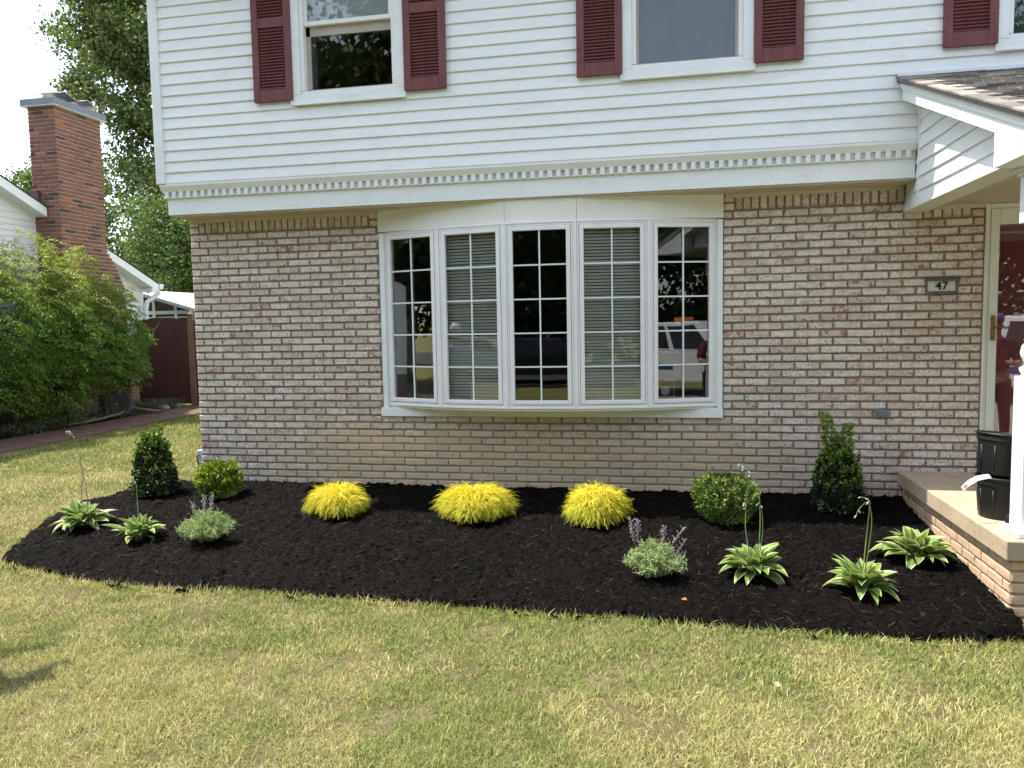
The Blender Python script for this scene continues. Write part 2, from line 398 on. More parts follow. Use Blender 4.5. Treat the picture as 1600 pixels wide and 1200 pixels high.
# shreds lying on it
n = 52000
px_ = rng.uniform(-.95, 6.5, n*2); py_ = rng.uniform(-2.5, .0, n*2); k = inpoly(px_, py_, BED); px_, py_ = px_[k][:n], py_[k][:n]; n = len(px_)
P = np.stack([px_, py_, mulchz(px_, py_)+.001], 1); big = rng.random(n) < .10
ang = rng.uniform(0, 2*PI, n); D = np.stack([np.cos(ang), np.sin(ang), rng.normal(size=n)*.35], 1); D = unit(D)
L = rng.gamma(3, .007, n)+.008; W = rng.uniform(.003, .009, n); L = np.where(big, L*1.7, L); S = unit(np.cross(D, [0, 0, 1.]))
Hh = rng.uniform(.002, .006, n)[:, None]*np.array([[0, 0, 1]])
V = np.stack([P-D*L[:, None]/2-S*W[:, None]/2, P+D*L[:, None]/2, P-D*L[:, None]/2+S*W[:, None]/2, P+Hh+D*L[:, None]*.1], 1).reshape(-1, 3)
V = V  # shreds
i = np.arange(n)[:, None]*4; F = np.concatenate([i+np.array([[0, 1, 3]]), i+np.array([[1, 2, 3]]), i+np.array([[2, 0, 3]])])
o = fobj('mulch_shreds', V, F, M_CHIP, {'rnd': np.repeat(np.where(big, rng.uniform(.80, 1, n), rng.random(n)*.86), 4)}, kind='stuff'); tag(o, 'loose shreds of black bark lying on the mulch bed', 'mulch')

# ------------------------------------------------------------ bricks
def brick_variant(w, h, d, jit=.0026, seed=0):   # front face looks to -y, centred on x,z, front at y=0
    rr = random.Random(seed); hw, hh = w/2, h/2
    ring = [(-hw, -hh), (0, -hh), (hw, -hh), (hw, 0), (hw, hh), (0, hh), (-hw, hh), (-hw, 0)]
    fr = [(x+rr.uniform(-1, 1)*jit, z+rr.uniform(-1, 1)*jit) for x, z in ring]
    inn = [(x*(1-.007/hw)+rr.uniform(-1, 1)*jit*.6, z*(1-.005/hh)+rr.uniform(-1, 1)*jit*.6) for x, z in fr]
    vs = [(x, d, z) for x, z in ring]+[(x, .004, z) for x, z in fr]+[(x, rr.uniform(-.001, .001), z) for x, z in inn]
    fs = [(i, (i+1) % 8, 8+(i+1) % 8, 8+i) for i in range(8)]+[(8+i, 8+(i+1) % 8, 16+(i+1) % 8, 16+i) for i in range(8)]+[tuple(16+i for i in range(8))]
    lc = [(x/hw, 0, z/hh) for x, y, z in vs]
    return vs, fs, lc
_bm = {}
def brick_mesh(w, h, d, mat, seed):
    key = (round(w, 3), round(h, 3), mat.name, seed % 7)
    if key in _bm: return _bm[key]
    vs, fs, lc = brick_variant(w, h, d, seed=seed)
    me = bpy.data.meshes.new('brick'); me.from_pydata(vs, [], fs); me.materials.append(mat)
    at = me.attributes.new('loc', 'FLOAT_VECTOR', 'POINT'); at.data.foreach_set('vector', np.array(lc, np.float32).ravel())
    at = me.attributes.new('rnd', 'FLOAT', 'POINT'); at.data.foreach_set('value', np.full(len(vs), (seed % 7)*.13, np.float32))
    _bm[key] = me; return me
CP = Vector((4.53, -6.85, 1.5))
def lay_bricks(parent, bricks, mat, d=.05, cap=300):
    """bricks: (centre, width, height, rotation about z, proud); the nearest are objects, the rest one part"""
    bricks = sorted(bricks, key=lambda b: (Vector(b[0])-CP).length/(max(b[1], b[2])**.8))
    for i, (c, w, h, rz, pr) in enumerate(bricks[:cap]):
        w = round(w/.004)*.004
        o = bpy.data.objects.new('brick', brick_mesh(w, h, d, mat, random.randrange(7)))
        off = Matrix.Rotation(rz, 3, 'Z') @ Vector((0, -pr, 0)); o.rotation_euler = (random.uniform(-.008, .008), random.uniform(-.012, .012), rz)
        reg(o, Vector(c)+off, parent)
    rest = bricks[cap:]
    if not rest: return
    VV, FF, LC, RN = [], [], [], []
    for i, (c, w, h, rz, pr) in enumerate(rest):
        vs, fs, lc = brick_variant(w, h, d, seed=random.random()); m = Matrix.Rotation(rz, 3, 'Z')
        tl = random.uniform(-.012, .012); n0 = len(VV)
        for v in vs:
            p = m @ Vector((v[0], v[1]-pr, v[2]+v[0]*tl)); VV.append(Vector(c)+p)
        FF += [tuple(n0+k for k in f) for f in fs]; LC += lc; RN += [random.random()]*len(vs)
    me = bpy.data.meshes.new('bricks'); org = WL[parent.name]
    me.from_pydata([v-org for v in VV], [], FF); me.materials.append(mat)
    at = me.attributes.new('loc', 'FLOAT_VECTOR', 'POINT'); at.data.foreach_set('vector', np.array(LC, np.float32).ravel())
    at = me.attributes.new('rnd', 'FLOAT', 'POINT'); at.data.foreach_set('value', np.array(RN, np.float32))
    o = bpy.data.objects.new('brick_courses', me); reg(o, org, parent); o['kind'] = 'stuff'

# ------------------------------------------------------------ the house
house = empty('brick_house', (3.5, 4, 0), 'two storey house with whitewashed brick below, white siding above and maroon shutters', 'house')
HX1 = 12.0; RP = .0677; Z0 = 2.47
def rz_(r): return Z0-RP*r
wall = MB(); th = .30
wall.box(.006, 1.94, .010, th, -.4, 2.62).box(5.03, 7.06, .010, th, -.4, 2.62).box(1.94, 5.03, .010, th, -.4, .745)
wall.box(1.94, 5.03, .010, th, 2.55, 2.62).box(7.06, 8.06, .010, th, -.4, .24).box(7.06, 8.06, .010, th, 2.37, 2.62).box(8.06, HX1, .010, th, -.4, 2.62)
wall.box(.006, th, th, 8, -.4, 2.62).box(HX1-th, HX1, th, 8, -.4, 2.62).box(th, HX1-th, 8-th, 8, -.4, 2.62)
bw = wall.build('brick_wall', M_MORTAR, house)
J = [0, .19, .392, .613, .815, 1.02, 1.243, 1.452, 1.68, 1.92, 2.131, 2.338, 2.559, 2.774, 2.989, 3.203, 3.409, 3.624, 3.836, 4.048, 4.258, 4.467, 4.684,
     4.897, 5.107, 5.315, 5.519, 5.722, 5.925, 6.145, 6.352, 6.559, 6.766, 6.975, 7.058]
def joints(r):
    if r % 2: return J
    return [0]+[(J[k]+J[k+1])/2 for k in range(len(J)-2)]+[7.058]
bricks = []
for r in range(1, 40):
    zc = rz_(r); js = joints(r)
    for k in range(len(js)-1):
        a, b_ = js[k], js[k+1]
        segs = [(a, b_)]
        if zc < .67 or r > 26: pass
        elif b_ > 1.94 and a < 5.03:
            segs = []
            if a < 1.90: segs.append((a, 1.94))
            if b_ > 5.06: segs.append((5.03, b_))
        for a1, b1 in segs:
            if r <= 2 and a1 > 6.58: continue
            if r <= 2 and b1 > 6.6: b1 = 6.6
            if b1-a1 < .05: continue
            if a1 > 6.49 and r > 33 and zc < .23: continue
            jt = .0105; w = b1-a1-jt
            bricks.append((((a1+b1)/2+random.uniform(-.002, .002), 0, zc+random.uniform(-.0012, .0012)), w, RP-.0135+random.uniform(-.002, .001), 0, random.uniform(-.0035, .0035)))
# soldier course
def soldiers(x0, x1, zb, h):
    n = round((x1-x0)/.0677); p = (x1-x0)/n
    for k in range(n):
        bricks.append(((x0+p*(k+.5), 0, zb+h/2), p-.013+random.uniform(-.003, .002), h-.008, 0, random.uniform(-.006, .004)))
zt = rz_(.5)
for a in (.0, 1.845, 5.03):
    for q in (0, 1): bricks.append(((a+.047, 0, zt+.034+q*.068), .086, .055, 0, 0))
soldiers(.095, 1.84, zt+.004, .19); soldiers(5.125, 6.60, zt+.004, .19)
zt2 = rz_(2.5); soldiers(6.60, 6.96, zt2+.004, .19)
for q in (0, 1): bricks.append(((7.01, 0, zt2+.034+q*.068), .09, .055, 0, 0))
for k in range(16): bricks.append(((8.16+.209*k, 0, 1), .2, .056, 0, 0))
lay_bricks(bw, bricks, M_BRICKW)

# overhang box beam, dentil trim, soffit
SY = -.335                                   # siding plane
ov = MB().box(-.02, 6.4475, -.29, .005, 2.588, 2.74); ov.build('fascia_board', M_TRIM, house, bev=.003)
MB().box(.03, 6.4475, -.27, .0, 2.574, 2.587).build('soffit', M_SOFFIT, house)
MB().box(.0, 1.93, -.024, .008, 2.545, 2.574).build('frieze_strip', M_SOFFIT, house, bev=.002)
MB().box(5.05, 6.44, -.024, .008, 2.545, 2.574).build('frieze_strip', M_SOFFIT, house, bev=.002)
dt = MB().box(-.035, 6.4475, -.300, -.27, 2.74, 2.802).build('dentil_back', M_DENTBACK, house)
MB().prism([(-.345, 2.865), (-.345, 2.845), (-.318, 2.796), (-.27, 2.796), (-.27, 2.865)], -.065, 6.4475).build('dentil_cap', M_TRIM, house, bev=.002)
dm = MB().prism([(-.0185, -.319), (.0185, -.319), (.0185, -.298), (-.0185, -.298)], 2.741, 2.80, 'z').mesh('dentil', M_TRIM, (0, -.319, 2.741))
for k in range(88):
    o = bpy.data.objects.new('dentil', dm); reg(o, (-.012+.0736*k+.0, -.319, 2.741+random.uniform(-.0012, .0012)), dt)
MB().box(-.042, 6.4475, -.306, -.295, 2.738, 2.746).build('dentil_ledge', M_TRIM, dt)
# upper walls behind the siding (openings left for the windows)
WIN = [(1.395, 2.275, 3.565, 4.80), (4.285, 5.155, 3.56, 4.80), (7.05, 7.93, 3.56, 4.80)]
uw = MB(); x = -.05
for a, b_, c, d in WIN:
    uw.box(x, a, SY+.016, 0, 2.865, 5.15); uw.box(a, b_, SY+.016, 0, 2.865, c); uw.box(a, b_, SY+.016, 0, d, 5.15); x = b_
uw.box(x, HX1, SY+.016, 0, 2.865, 5.15).box(-.05, .1, 0, 8, 2.62, 5.15).box(HX1-.1, HX1, 0, 8, 2.62, 5.15).box(.1, HX1-.1, 7.9, 8, 2.62, 5.15)
uw.box(.1, HX1-.1, 0, 7.9, 2.62, 2.70).box(-.05, HX1, .0, 8, 5.14, 5.15).box(6.6, HX1, SY+.02, 0, 2.62, 2.865)
sw = uw.build('siding_wall', M_SIDING, house)
# siding planks, cut round the windows
def plank(x0, x1, z0, p, y=SY):
    m = MB(); j = random.uniform(-.0006, .0006)
    prof = [(y+.0015+j, z0+p+.004), (y-.0125+j, z0+.006), (y-.0125+j, z0), (y-.008+j, z0-.004), (y-.002, z0-.003), (y+.015, z0), (y+.015, z0+p+.004)]
    return m.prism(prof, x0, x1)
PZ = .0990; r = 0; zb = 2.868
while zb < 5.0:
    top = zb+PZ; blocks = []
    for a, b_, c, d in WIN:
        if top > c-.08+.0 and zb < d+.08: blocks.append((a-.05, b_+.05))
    x = .005; segs = []
    for a, b_ in blocks: segs.append((x, a)); x = b_
    segs.append((x, HX1))
    for a, b_ in segs:
        # lap joints in long runs
        cuts = [a]; 
        while b_-cuts[-1] > 3.2 and random.random() < .75: cuts.append(cuts[-1]+random.uniform(1.8, 3.0))
        cuts.append(b_)
        for q in range(len(cuts)-1): plank(cuts[q]-(.02 if q else 0), cuts[q+1], zb, PZ, SY-(.0012 if q % 2 else 0)).build('siding_plank', M_SIDING, sw)
    zb = top; r += 1
MB().box(-.085, .005, SY-.022, SY+.05, 2.866, 5.0).build('corner_board', M_TRIM, house, bev=.003)
# main roof
ro = MB(); ey, ez, ry, rz2 = -.68, 5.05, 3.9, 7.3
ro.add([(-.33, ey, ez), (HX1+.3, ey, ez), (HX1+.3, ry, rz2), (-.33, ry, rz2), (-.33, 8.5, ez), (HX1+.3, 8.5, ez),
        (-.33, ey, ez-.14), (HX1+.3, ey, ez-.14), (-.33, 8.5, ez-.14), (HX1+.3, 8.5, ez-.14), (-.33, ry, rz2-.14), (HX1+.3, ry, rz2-.14)],
       [(0,1,2,3), (3,2,5,4), (6,7,1,0), (4,5,9,8), (0,3,10,6), (3,4,8,10), (1,7,11,2), (2,11,9,5), (7,6,10,11), (10,8,9,11)])
ro.build('main_roof', M_SHINGLE, house)
MB().box(-.33, HX1, -.665, SY+.02, 4.91, 4.93).build('eave_soffit', M_TRIM, house)
gb = MB(); gb.add([(-.049, -.3, 5.14), (-.049, 8, 5.14), (-.049, 3.9, 7.2), (-.02, -.3, 5.14), (-.02, 8, 5.14), (-.02, 3.9, 7.2)], [(0,2,1), (3,4,5), (0,1,4,3), (1,2,5,4), (2,0,3,5)])
gb.build('gable_end', M_SIDING, house)

# upper windows
def upper_window(a, b_, c, d, kind):
    w = empty('upper_window', ((a+b_)/2, SY, c), parent=house)
    f = MB(); t = .082; y0, y1 = SY-.03, SY+.01
    f.box(a-t, a, y0, y1, c-.001, d+t).box(b_, b_+t, y0, y1, c-.001, d+t).box(a-t, b_+t, y0, y1, c-t, c-.001).box(a, b_, y0, y1, d, d+t)
    f.build('casing', M_TRIM, w, bev=.005)
    g = MB(); o_ = .018
    g.box(a-t-.008, a-t, y0-.012, y1-.004, c-t-.008, d+t).box(b_+t, b_+t+.008, y0-.012, y1-.004, c-t-.008, d+t).box(a-t, b_+t, y0-.012, y1-.004, c-t-.008, c-t-.0)
    g.build('casing_edge', M_WHITE, w, bev=.002)
    h = MB(); e = .035; y2, y3 = SY-.016, SY+.10
    h.box(a, a+e, y2, y3, c+e, d).box(b_-e, b_, y2, y3, c+e, d).box(a, b_, y2-.006, y3, c, c+e-.006).box(a, b_, y2, y3, d-e, d-.001)
    h.build('window_frame', M_WHITE, w, bev=.004)
    a2, b2, c2, d2 = a+e, b_-e, c+e, d-e; mz = 4.165 if kind == 'shade' else 4.215; s = .04
    up_ = MB(); yu = SY+.012
    up_.box(a2, a2+s*.7, yu, yu+.03, mz, d2).box(b2-s*.7, b2, yu, yu+.03, mz, d2).box(a2, b2, yu-.006, yu+.03, mz-.005, mz+.032).box(a2, b2, yu, yu+.03, d2-s, d2)
    up_.build('upper_sash', M_WHITE, w, bev=.003)
    lo = MB(); yl = SY+.045
    if kind == 'shade':
        lo.box(a2, a2+s, yl, yl+.03, c2, mz).box(b2-s*.5, b2, yl, yl+.03, c2, mz).box(a2, b2, yl, yl+.03, c2, c2+s*.55).box(a2, b2, yl, yl+.03, mz-.085, mz)
    else:
        lo.box(a2, a2+s*.5, yl, yl+.03, c2, mz).box(b2-s*.5, b2, yl, yl+.03, c2, mz).box(a2, b2, yl, yl+.03, c2, c2+s*.5).box(a2, b2, yl, yl+.03, mz-.04, mz)
    lo.build('lower_sash', M_BEIGESCR, w, bev=.002)
    MB().box(a2+.01, b2-.01, yu+.012, yu+.016, mz+.02, d2-.02).build('pane', M_GLASS, w)
    MB().box(a2+.01, b2-.01, yl+.012, yl+.016, c2+.01, mz-.02).build('pane', M_GLASS, w)
    if kind == 'shade':
        MB().box(a2-.02, b2+.02, SY+.13, SY+.135, mz-.02, d2+.05).build('sky_reflection_panel', M_SKYPANEL, w)  # panel added behind the upper sash to brighten it like reflected sky
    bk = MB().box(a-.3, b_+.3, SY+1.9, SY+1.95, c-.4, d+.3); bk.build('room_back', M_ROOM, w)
    return w
upper_window(*WIN[0], 'shade'); w2 = upper_window(*WIN[1], 'curtain'); w3 = upper_window(*WIN[2], 'curtain')
M_CURT = simple('teal_grey_curtain', (.085, .15, .17), .85, .12, 4)
def curtain(w, a, b_, c, d):
    n = 90; xs = np.linspace(a, b_, n); ph = np.cumsum(rng.uniform(.1, .55, n)); y = SY+.16+.022*np.sin(ph)
    zs = np.linspace(c, d, 12); VV = []; 
    for j, z in enumerate(zs):
        for i_, x in enumerate(xs): VV.append((x+.01*math.sin(z*6+ph[i_]*.3), y[i_]+.006*math.sin(z*5+i_*.2), z))
    FF = [(j*n+i_, j*n+i_+1, (j+1)*n+i_+1, (j+1)*n+i_) for j in range(11) for i_ in range(n-1)]
    o = fobj('curtain', VV, FF, M_CURT, parent=None, origin=((a+b_)/2, SY+.16, c), smooth=True)
    return o
tag(curtain(w2, 4.27, 5.17, 3.56, 4.9), 'grey teal curtain hanging inside the middle upstairs window', 'curtain')
tag(curtain(w3, 7.03, 7.95, 3.56, 4.9), 'grey teal curtain hanging inside the upstairs window above the porch', 'curtain')

# shutters
SHW = .372
def make_shutter():
    pass
shz0, shz1 = 3.523, 4.84; ys_ = SY-.016
sf = MB(); st_ = .062
sf.box(0, st_, ys_-.032, ys_, shz0, shz1).box(SHW-st_, SHW, ys_-.032, ys_, shz0, shz1)
for z0, z1 in ((shz0, shz0+.105), (4.160, 4.245), (shz1-.09, shz1)): sf.box(st_, SHW-st_, ys_-.029, ys_, z0, z1)
sf.box(st_, SHW-st_, ys_-.006, ys_-.001, shz0+.105, shz1-.09)
sfm = sf.mesh('shutter_frame', M_SHUT, (SHW/2, ys_, shz0))
lm = MB().prism([(ys_-.027, 0), (ys_-.024, -.0035), (ys_-.006, .012), (ys_-.008, .020)], st_, SHW-st_).mesh('louver', M_SHUT, (SHW/2, ys_, 0))
for k, x0 in enumerate((.952, 2.356+.0, 3.838, 5.234, 6.600)):
    s = empty('shutter', (x0+SHW/2, ys_, shz0), parent=house)
    o = bpy.data.objects.new('shutter_frame', sfm); reg(o, WL[s.name], s)
    b = o.modifiers.new('bevel', 'BEVEL'); b.width = .003; b.segments = 1; b.limit_method = 'ANGLE'
    z = shz0+.112
    while z < shz1-.11:
        if not (4.140 < z < 4.245):
            o = bpy.data.objects.new('louver', lm); reg(o, (x0+SHW/2, ys_, z), s)
        z += .0262
    for sx in (.03, SHW-.03):
        for z in (3.74, 4.6):
            MB().sphere((x0+sx, ys_-.032, z), .005, 8, 4).build('screw', M_BLACK, s)

# ------------------------------------------------------------ bow window
ZB, ZT = .790, 2.365
NODE = [(1.985, .015), (2.560, -.190), (3.185, -.292), (3.795, -.282), (4.412, -.178), (4.985, .015)]
bow = empty('bow_window', (3.485, 0, .67), parent=house)
MB().box(1.925, 5.032, -.034, .01, .672, .752).build('sill_board', M_TRIM, bow, bev=.002)
MB().box(1.945, 1.99, -.02, .1, .753, 2.37).build('side_casing', M_TRIM, bow, bev=.003)
MB().box(4.985, 5.028, -.02, .1, .753, 2.37).build('side_casing', M_TRIM, bow, bev=.003)
MB().box(1.984, 2.004, .004, .1, ZB, ZT).build('jamb_filler', M_WHITE, bow)
MB().box(4.966, 4.986, .004, .1, ZB, ZT).build('jamb_filler', M_WHITE, bow)
# seat board and head board follow the bow
def bowpoly(off):
    P = [(x, y) for x, y in NODE]; c = Vector((3.485, 6)); 
    return [(p[0]+(p[0]-3.485)*off*.15, p[1]-off) for p in P]
def plate(off, z0, z1):
    pts = bowpoly(off)+[(4.985, .12), (1.985, .12)]
    return MB().prism(pts, z0, z1, 'z')
plate(.012, .772, ZB).build('seat_board', M_WHITE, bow, bev=.003)
plate(-.002, .7535, .771).build('seat_underside', M_CREAM, bow)
plate(.012, ZT, ZT+.016).build('head_board', M_WHITE, bow, bev=.003)
# cream fascia panels over the bow, up to the soffit
hp = [(1.935, .0), (2.56, -.175), (3.185, -.262), (3.795, -.255), (4.412, -.165), (5.035, .0)]
hp = [(1.935, -.012), (2.50, -.165), (3.185, -.262), (3.81, -.258), (4.45, -.170), (5.035, -.012)]
pts = hp+[(5.035, .1), (1.935, .1)]
for a, b_ in ((0, 2), (2, 3), (3, 5)):
    q = hp[a:b_+1]
    m = MB()
    for i_ in range(len(q)-1):
        A, B = Vector(q[i_]), Vector(q[i_+1]); d = (B-A).normalized(); 
        if i_ == 0: A = A+d*.0015
        m.slab(A, B-d*.0015*(i_ == len(q)-2), ZT+.0165, 2.5735, 0, .02)
    m.build('head_panel', M_CREAM, bow)
MB().prism([(x, y+.024) for x, y in hp]+[(5.03, .1), (1.94, .1)], ZT+.02, 2.573, 'z').build('head_core', M_CREAM, bow)
for i_ in range(5):
    A, B = Vector(NODE[i_]), Vector(NODE[i_+1]); d = (B-A).normalized(); nn = Vector((-d.y, d.x)); Lw = (B-A).length
    def S(u0, u1, z0, z1, n0, n1, m=None): m = m or MB(); return m.slab(A+d*u0, A+d*u1, z0, z1, n0, n1)
    c = A+d*Lw/2; un = empty('casement', (c.x, c.y, ZB), parent=bow)
    # frame, sash, beads
    g = .017
    fr = S(g, g+.018, ZB, ZT, -.006, .06); S(Lw-g-.018, Lw-g, ZB, ZT, -.006, .06, fr); S(g+.018, Lw-g-.018, ZB, ZB+.018, -.006, .06, fr); S(g+.018, Lw-g-.018, ZT-.018, ZT, -.006, .06, fr)
    fr.build('casement_frame', M_WHITE, bow, bev=.0025)
    g2 = g+.021; sw_ = .036
    sh = S(g2, g2+sw_, ZB+.021, ZT-.021, -.014, .03); S(Lw-g2-sw_, Lw-g2, ZB+.021, ZT-.021, -.014, .03, sh)
    S(g2+sw_, Lw-g2-sw_, ZB+.021, ZB+.021+sw_, -.014, .03, sh); S(g2+sw_, Lw-g2-sw_, ZT-.021-sw_, ZT-.021, -.014, .03, sh)
    sh.build('casement_sash', M_WHITE, bow, bev=.004)
    u0, u1, z0, z1 = g2+sw_, Lw-g2-sw_, ZB+.021+sw_, ZT-.021-sw_
    S(u0, u1, z0, z1, .012, .016).build('pane', M_GLASS, bow)
    S((u0+u1)/2-.0065, (u0+u1)/2+.0065, z0, z1, .002, .0115).build('muntin', M_MUNTIN, bow)
    for q in range(1, 5):
        z = z0+(z1-z0)*q/5; S(u0, u1, z-.0065, z+.0065, .003, .0105).build('muntin', M_MUNTIN, bow)
    bpy.data.objects.remove(un)
for i_ in range(1, 5):
    x, y = NODE[i_]; dx = Vector(NODE[i_+1])-Vector(NODE[i_-1]); dx.normalize()
    MB().slab(Vector((x, y))-dx*.016, Vector((x, y))+dx*.016, ZB, ZT, -.012, .07).build('mullion', M_WHITE, bow, bev=.003)
# room behind
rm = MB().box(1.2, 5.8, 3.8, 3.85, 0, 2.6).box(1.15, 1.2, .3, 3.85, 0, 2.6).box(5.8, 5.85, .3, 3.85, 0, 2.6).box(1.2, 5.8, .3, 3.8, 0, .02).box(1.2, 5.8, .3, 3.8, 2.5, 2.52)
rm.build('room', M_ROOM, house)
for i_, nm in ((1, 'second'), (3, 'fourth')):
    A, B = Vector(NODE[i_]), Vector(NODE[i_+1]); d = (B-A).normalized(); nn = Vector((-d.y, d.x)); c = (A+B)/2+nn*.075; ang = math.atan2(d.y, d.x)
    bl = empty('window_blind', (c.x, c.y, ZB+.05), f'pale horizontal slat blind lowered behind the {nm} casement from the left', 'blind', 'slatted blinds inside the bow window')
    Lw = (B-A).length-.10
    sm = MB().add([(-Lw/2, -.010, -.008), (Lw/2, -.010, -.008), (Lw/2, .010, .006), (-Lw/2, .010, .006), (-Lw/2, -.010, -.0072), (Lw/2, -.010, -.0072), (Lw/2, .010, .0068), (-Lw/2, .010, .0068)],
                  [(3,2,1,0),(4,5,6,7),(0,1,5,4),(1,2,6,5),(2,3,7,6),(3,0,4,7)]).mesh('slat', M_BLIND)
    for q in range(53):
        o = bpy.data.objects.new('slat', sm); o.rotation_euler = (random.uniform(.38, .48), random.uniform(-.003, .003), ang); reg(o, (c.x, c.y, ZB+.065+q*.0275), bl)
    hb = MB().box(-Lw/2, Lw/2, -.014, .014, 0, .03).mesh('head_rail', M_BLIND); o = bpy.data.objects.new('head_rail', hb); o.rotation_euler = (0, 0, ang); reg(o, (c.x, c.y, ZT-.06), bl)
# things on the inner ledge
cl = empty('desk_clock', (4.545, .12, ZB), 'small round white dial on a yellow framed stand inside the right casement', 'clock')
q = MB(); n_ = 24; q.add([(4.545+.038*math.cos(2*PI*k/n_), .10, ZB+.105+.038*math.sin(2*PI*k/n_)) for k in range(n_)]+[(4.545+.038*math.cos(2*PI*k/n_), .12, ZB+.105+.038*math.sin(2*PI*k/n_)) for k in range(n_)],
   [tuple(range(n_)), tuple(range(2*n_-1, n_-1, -1))]+[(k, k+n_, (k+1) % n_+n_, (k+1) % n_) for k in range(n_)]); q.build('dial', simple('dial_white', (.6, .6, .55)), cl)
M_YEL = simple('yellow_metal', (.45, .36, .08)); MB().box(4.47, 4.62, .125, .13, ZB+.06, ZB+.20).build('stand_panel', M_BLACK, cl)
MB().box(4.465, 4.475, .12, .135, ZB, ZB+.205).box(4.615, 4.625, .12, .135, ZB, ZB+.205).box(4.475, 4.615, .12, .135, ZB+.195, ZB+.205).build('stand_frame', M_YEL, cl)
tag(MB().box(2.46, 2.52, .02, .06, ZB+.002, ZB+.24).build('ledge_box', simple('teal_card', (.10, .22, .24)), bev=.003), 'narrow teal box standing on the ledge inside the left casement', 'box')

# ------------------------------------------------------------ number plaque and outlet
pl = empty('number_plaque', (6.746, 0, 1.69), 'grey framed house number plaque reading 47 on the brick beside the door', 'house number')
M_PEWT = simple('pewter_metal', (.15, .15, .15), .45, .2, 20, metal=.6); M_TILE = simple('ivory_tile', (.62, .62, .55), .3, .04)
q = MB().box(6.625, 6.640, -.026, -.004, 1.70, 1.805).box(6.852, 6.867, -.026, -.004, 1.70, 1.805).box(6.640, 6.852, -.026, -.004, 1.70, 1.715)
q.prism([(-.036, 1.800), (-.036, 1.808), (-.020, 1.826), (-.004, 1.826), (-.004, 1.800)], 6.618, 6.882).build('plaque_frame', M_PEWT, pl, bev=.003)
MB().lathe([(.022, 0), (.022, .012), (.010, .012)], (6.746, 0, 0), 16)
q = MB(); q.sphere((6.746, -.012, 1.694), .017, 12, 8, (1, .5, 1)).build('plaque_boss', M_PEWT, pl, smooth=True)
for k in range(4): MB().box(6.641+.0528*k, 6.692+.0528*k, -.014, -.004, 1.716, 1.799).build('number_tile', M_TILE, pl, bev=.001)
def text(name, s, loc, size, mat, parent, ext=.002, rot=(PI/2, 0, 0), bold=.0):
    cu = bpy.data.curves.new(name, 'FONT'); cu.body = s; cu.size = size; cu.extrude = ext; cu.offset = bold; cu.align_x = 'CENTER'; cu.align_y = 'CENTER'; cu.resolution_u = 3
    t = bpy.data.objects.new(name, cu); COL.objects.link(t); dg = bpy.context.evaluated_depsgraph_get(); dg.update()
    me = bpy.data.meshes.new_from_object(t.evaluated_get(dg)); bpy.data.objects.remove(t); me.materials.append(mat)
    o = bpy.data.objects.new(name, me); o.rotation_euler = rot; return reg(o, loc, parent)
M_INK = simple('black_enamel', (.012, .012, .012), .4)
text('numeral', '4', (6.722, -.0165, 1.757), .088, M_INK, pl, bold=.0022); text('numeral', '7', (6.771, -.0165, 1.757), .088, M_INK, pl, bold=.0022)
ol = empty('electrical_outlet', (6.317, 0, .68), 'grey metal double outlet box set in the brick wall low down', 'outlet')
M_GALV = simple('galvanised', (.22, .25, .27), .45, .25, 25, metal=.5)
MB().box(6.258, 6.378, -.022, .0, .68, .746).build('outlet_plate', M_GALV, ol, bev=.004)
for xx in (6.29, 6.345): MB().box(xx-.019, xx+.019, -.029, -.0225, .692, .734).build('outlet_cover', simple('outlet_grey', (.13, .16, .18), .5), ol, bev=.004)
ub = empty('utility_box', (-.03, .03, .1), 'small pale grey cable box on the left corner of the brick wall', 'utility box')
MB().box(-.055, .004, .012, .09, .10, .31).build('box_body', simple('pale_grey', (.5, .52, .53)), ub, bev=.006)
MB().tube([(-.03, .0, .17), (-.052, -.002, .24), (-.03, .003, .27)], .006, 6).build('cable', M_BLACK, ub)

# ------------------------------------------------------------ door
dr = empty('front_door', (7.5, 0, .23), parent=house)
M_DFR = simple('door_frame_white', (.68, .70, .64), .45, .05)
MB().box(7.062, 7.078, -.012, .1, .232, 2.43).build('brick_moulding', M_CREAM, dr, bev=.003)
MB().box(7.0795, 7.100, -.002, .1, .232, 2.40).build('door_jamb', M_DFR, dr, bev=.003)
MB().box(7.1015, 7.165, -.010, .03, .26, 2.36).box(7.90, 7.975, -.010, .03, .26, 2.36).box(7.165, 7.90, -.010, .03, .26, .45).box(7.165, 7.90, -.010, .03, 2.235, 2.36).build('storm_door', M_DFR, dr, bev=.004)
MB().box(7.1015, 8.0, -.001, .1, 2.362, 2.40).build('door_head', M_DFR, dr)
MB().box(7.165, 7.90, .008, .012, .45, 2.235).build('pane', M_GLASSD, dr)
MB().box(7.11, 7.97, .11, .15, .24, 2.36).build('inner_door', simple('dark_red_door', (.34, .045, .055), .45), dr)
for z0, z1 in ((.4, 1.0), (1.15, 1.85), (1.95, 2.2)):
    for x0 in (7.23, 7.60): MB().box(x0, x0+.28, .102, .1095, z0, z1).build('door_panel', simple('dark_red_panel', (.30, .04, .05), .45), dr, bev=.006)
hd = MB().tube([(7.135, -.014, 1.31), (7.135, -.014, 1.51)], .019, 10); ho = hd.build('handle_plate', simple('aged_brass', (.22, .15, .07), .35, .2, 30, metal=.8), dr, bev=.004)
MB().tube([(7.135, -.02, 1.41), (7.135, -.055, 1.412), (7.17, -.06, 1.425), (7.21, -.058, 1.41), (7.25, -.056, 1.425)], .0075, 8).build('lever', simple('brass_lever', (.20, .13, .07), .3, metal=.8), dr, smooth=True)
MB().box(7.06, 8.06, -.05, .28, .2305, .2585).build('threshold', M_GALV, dr)

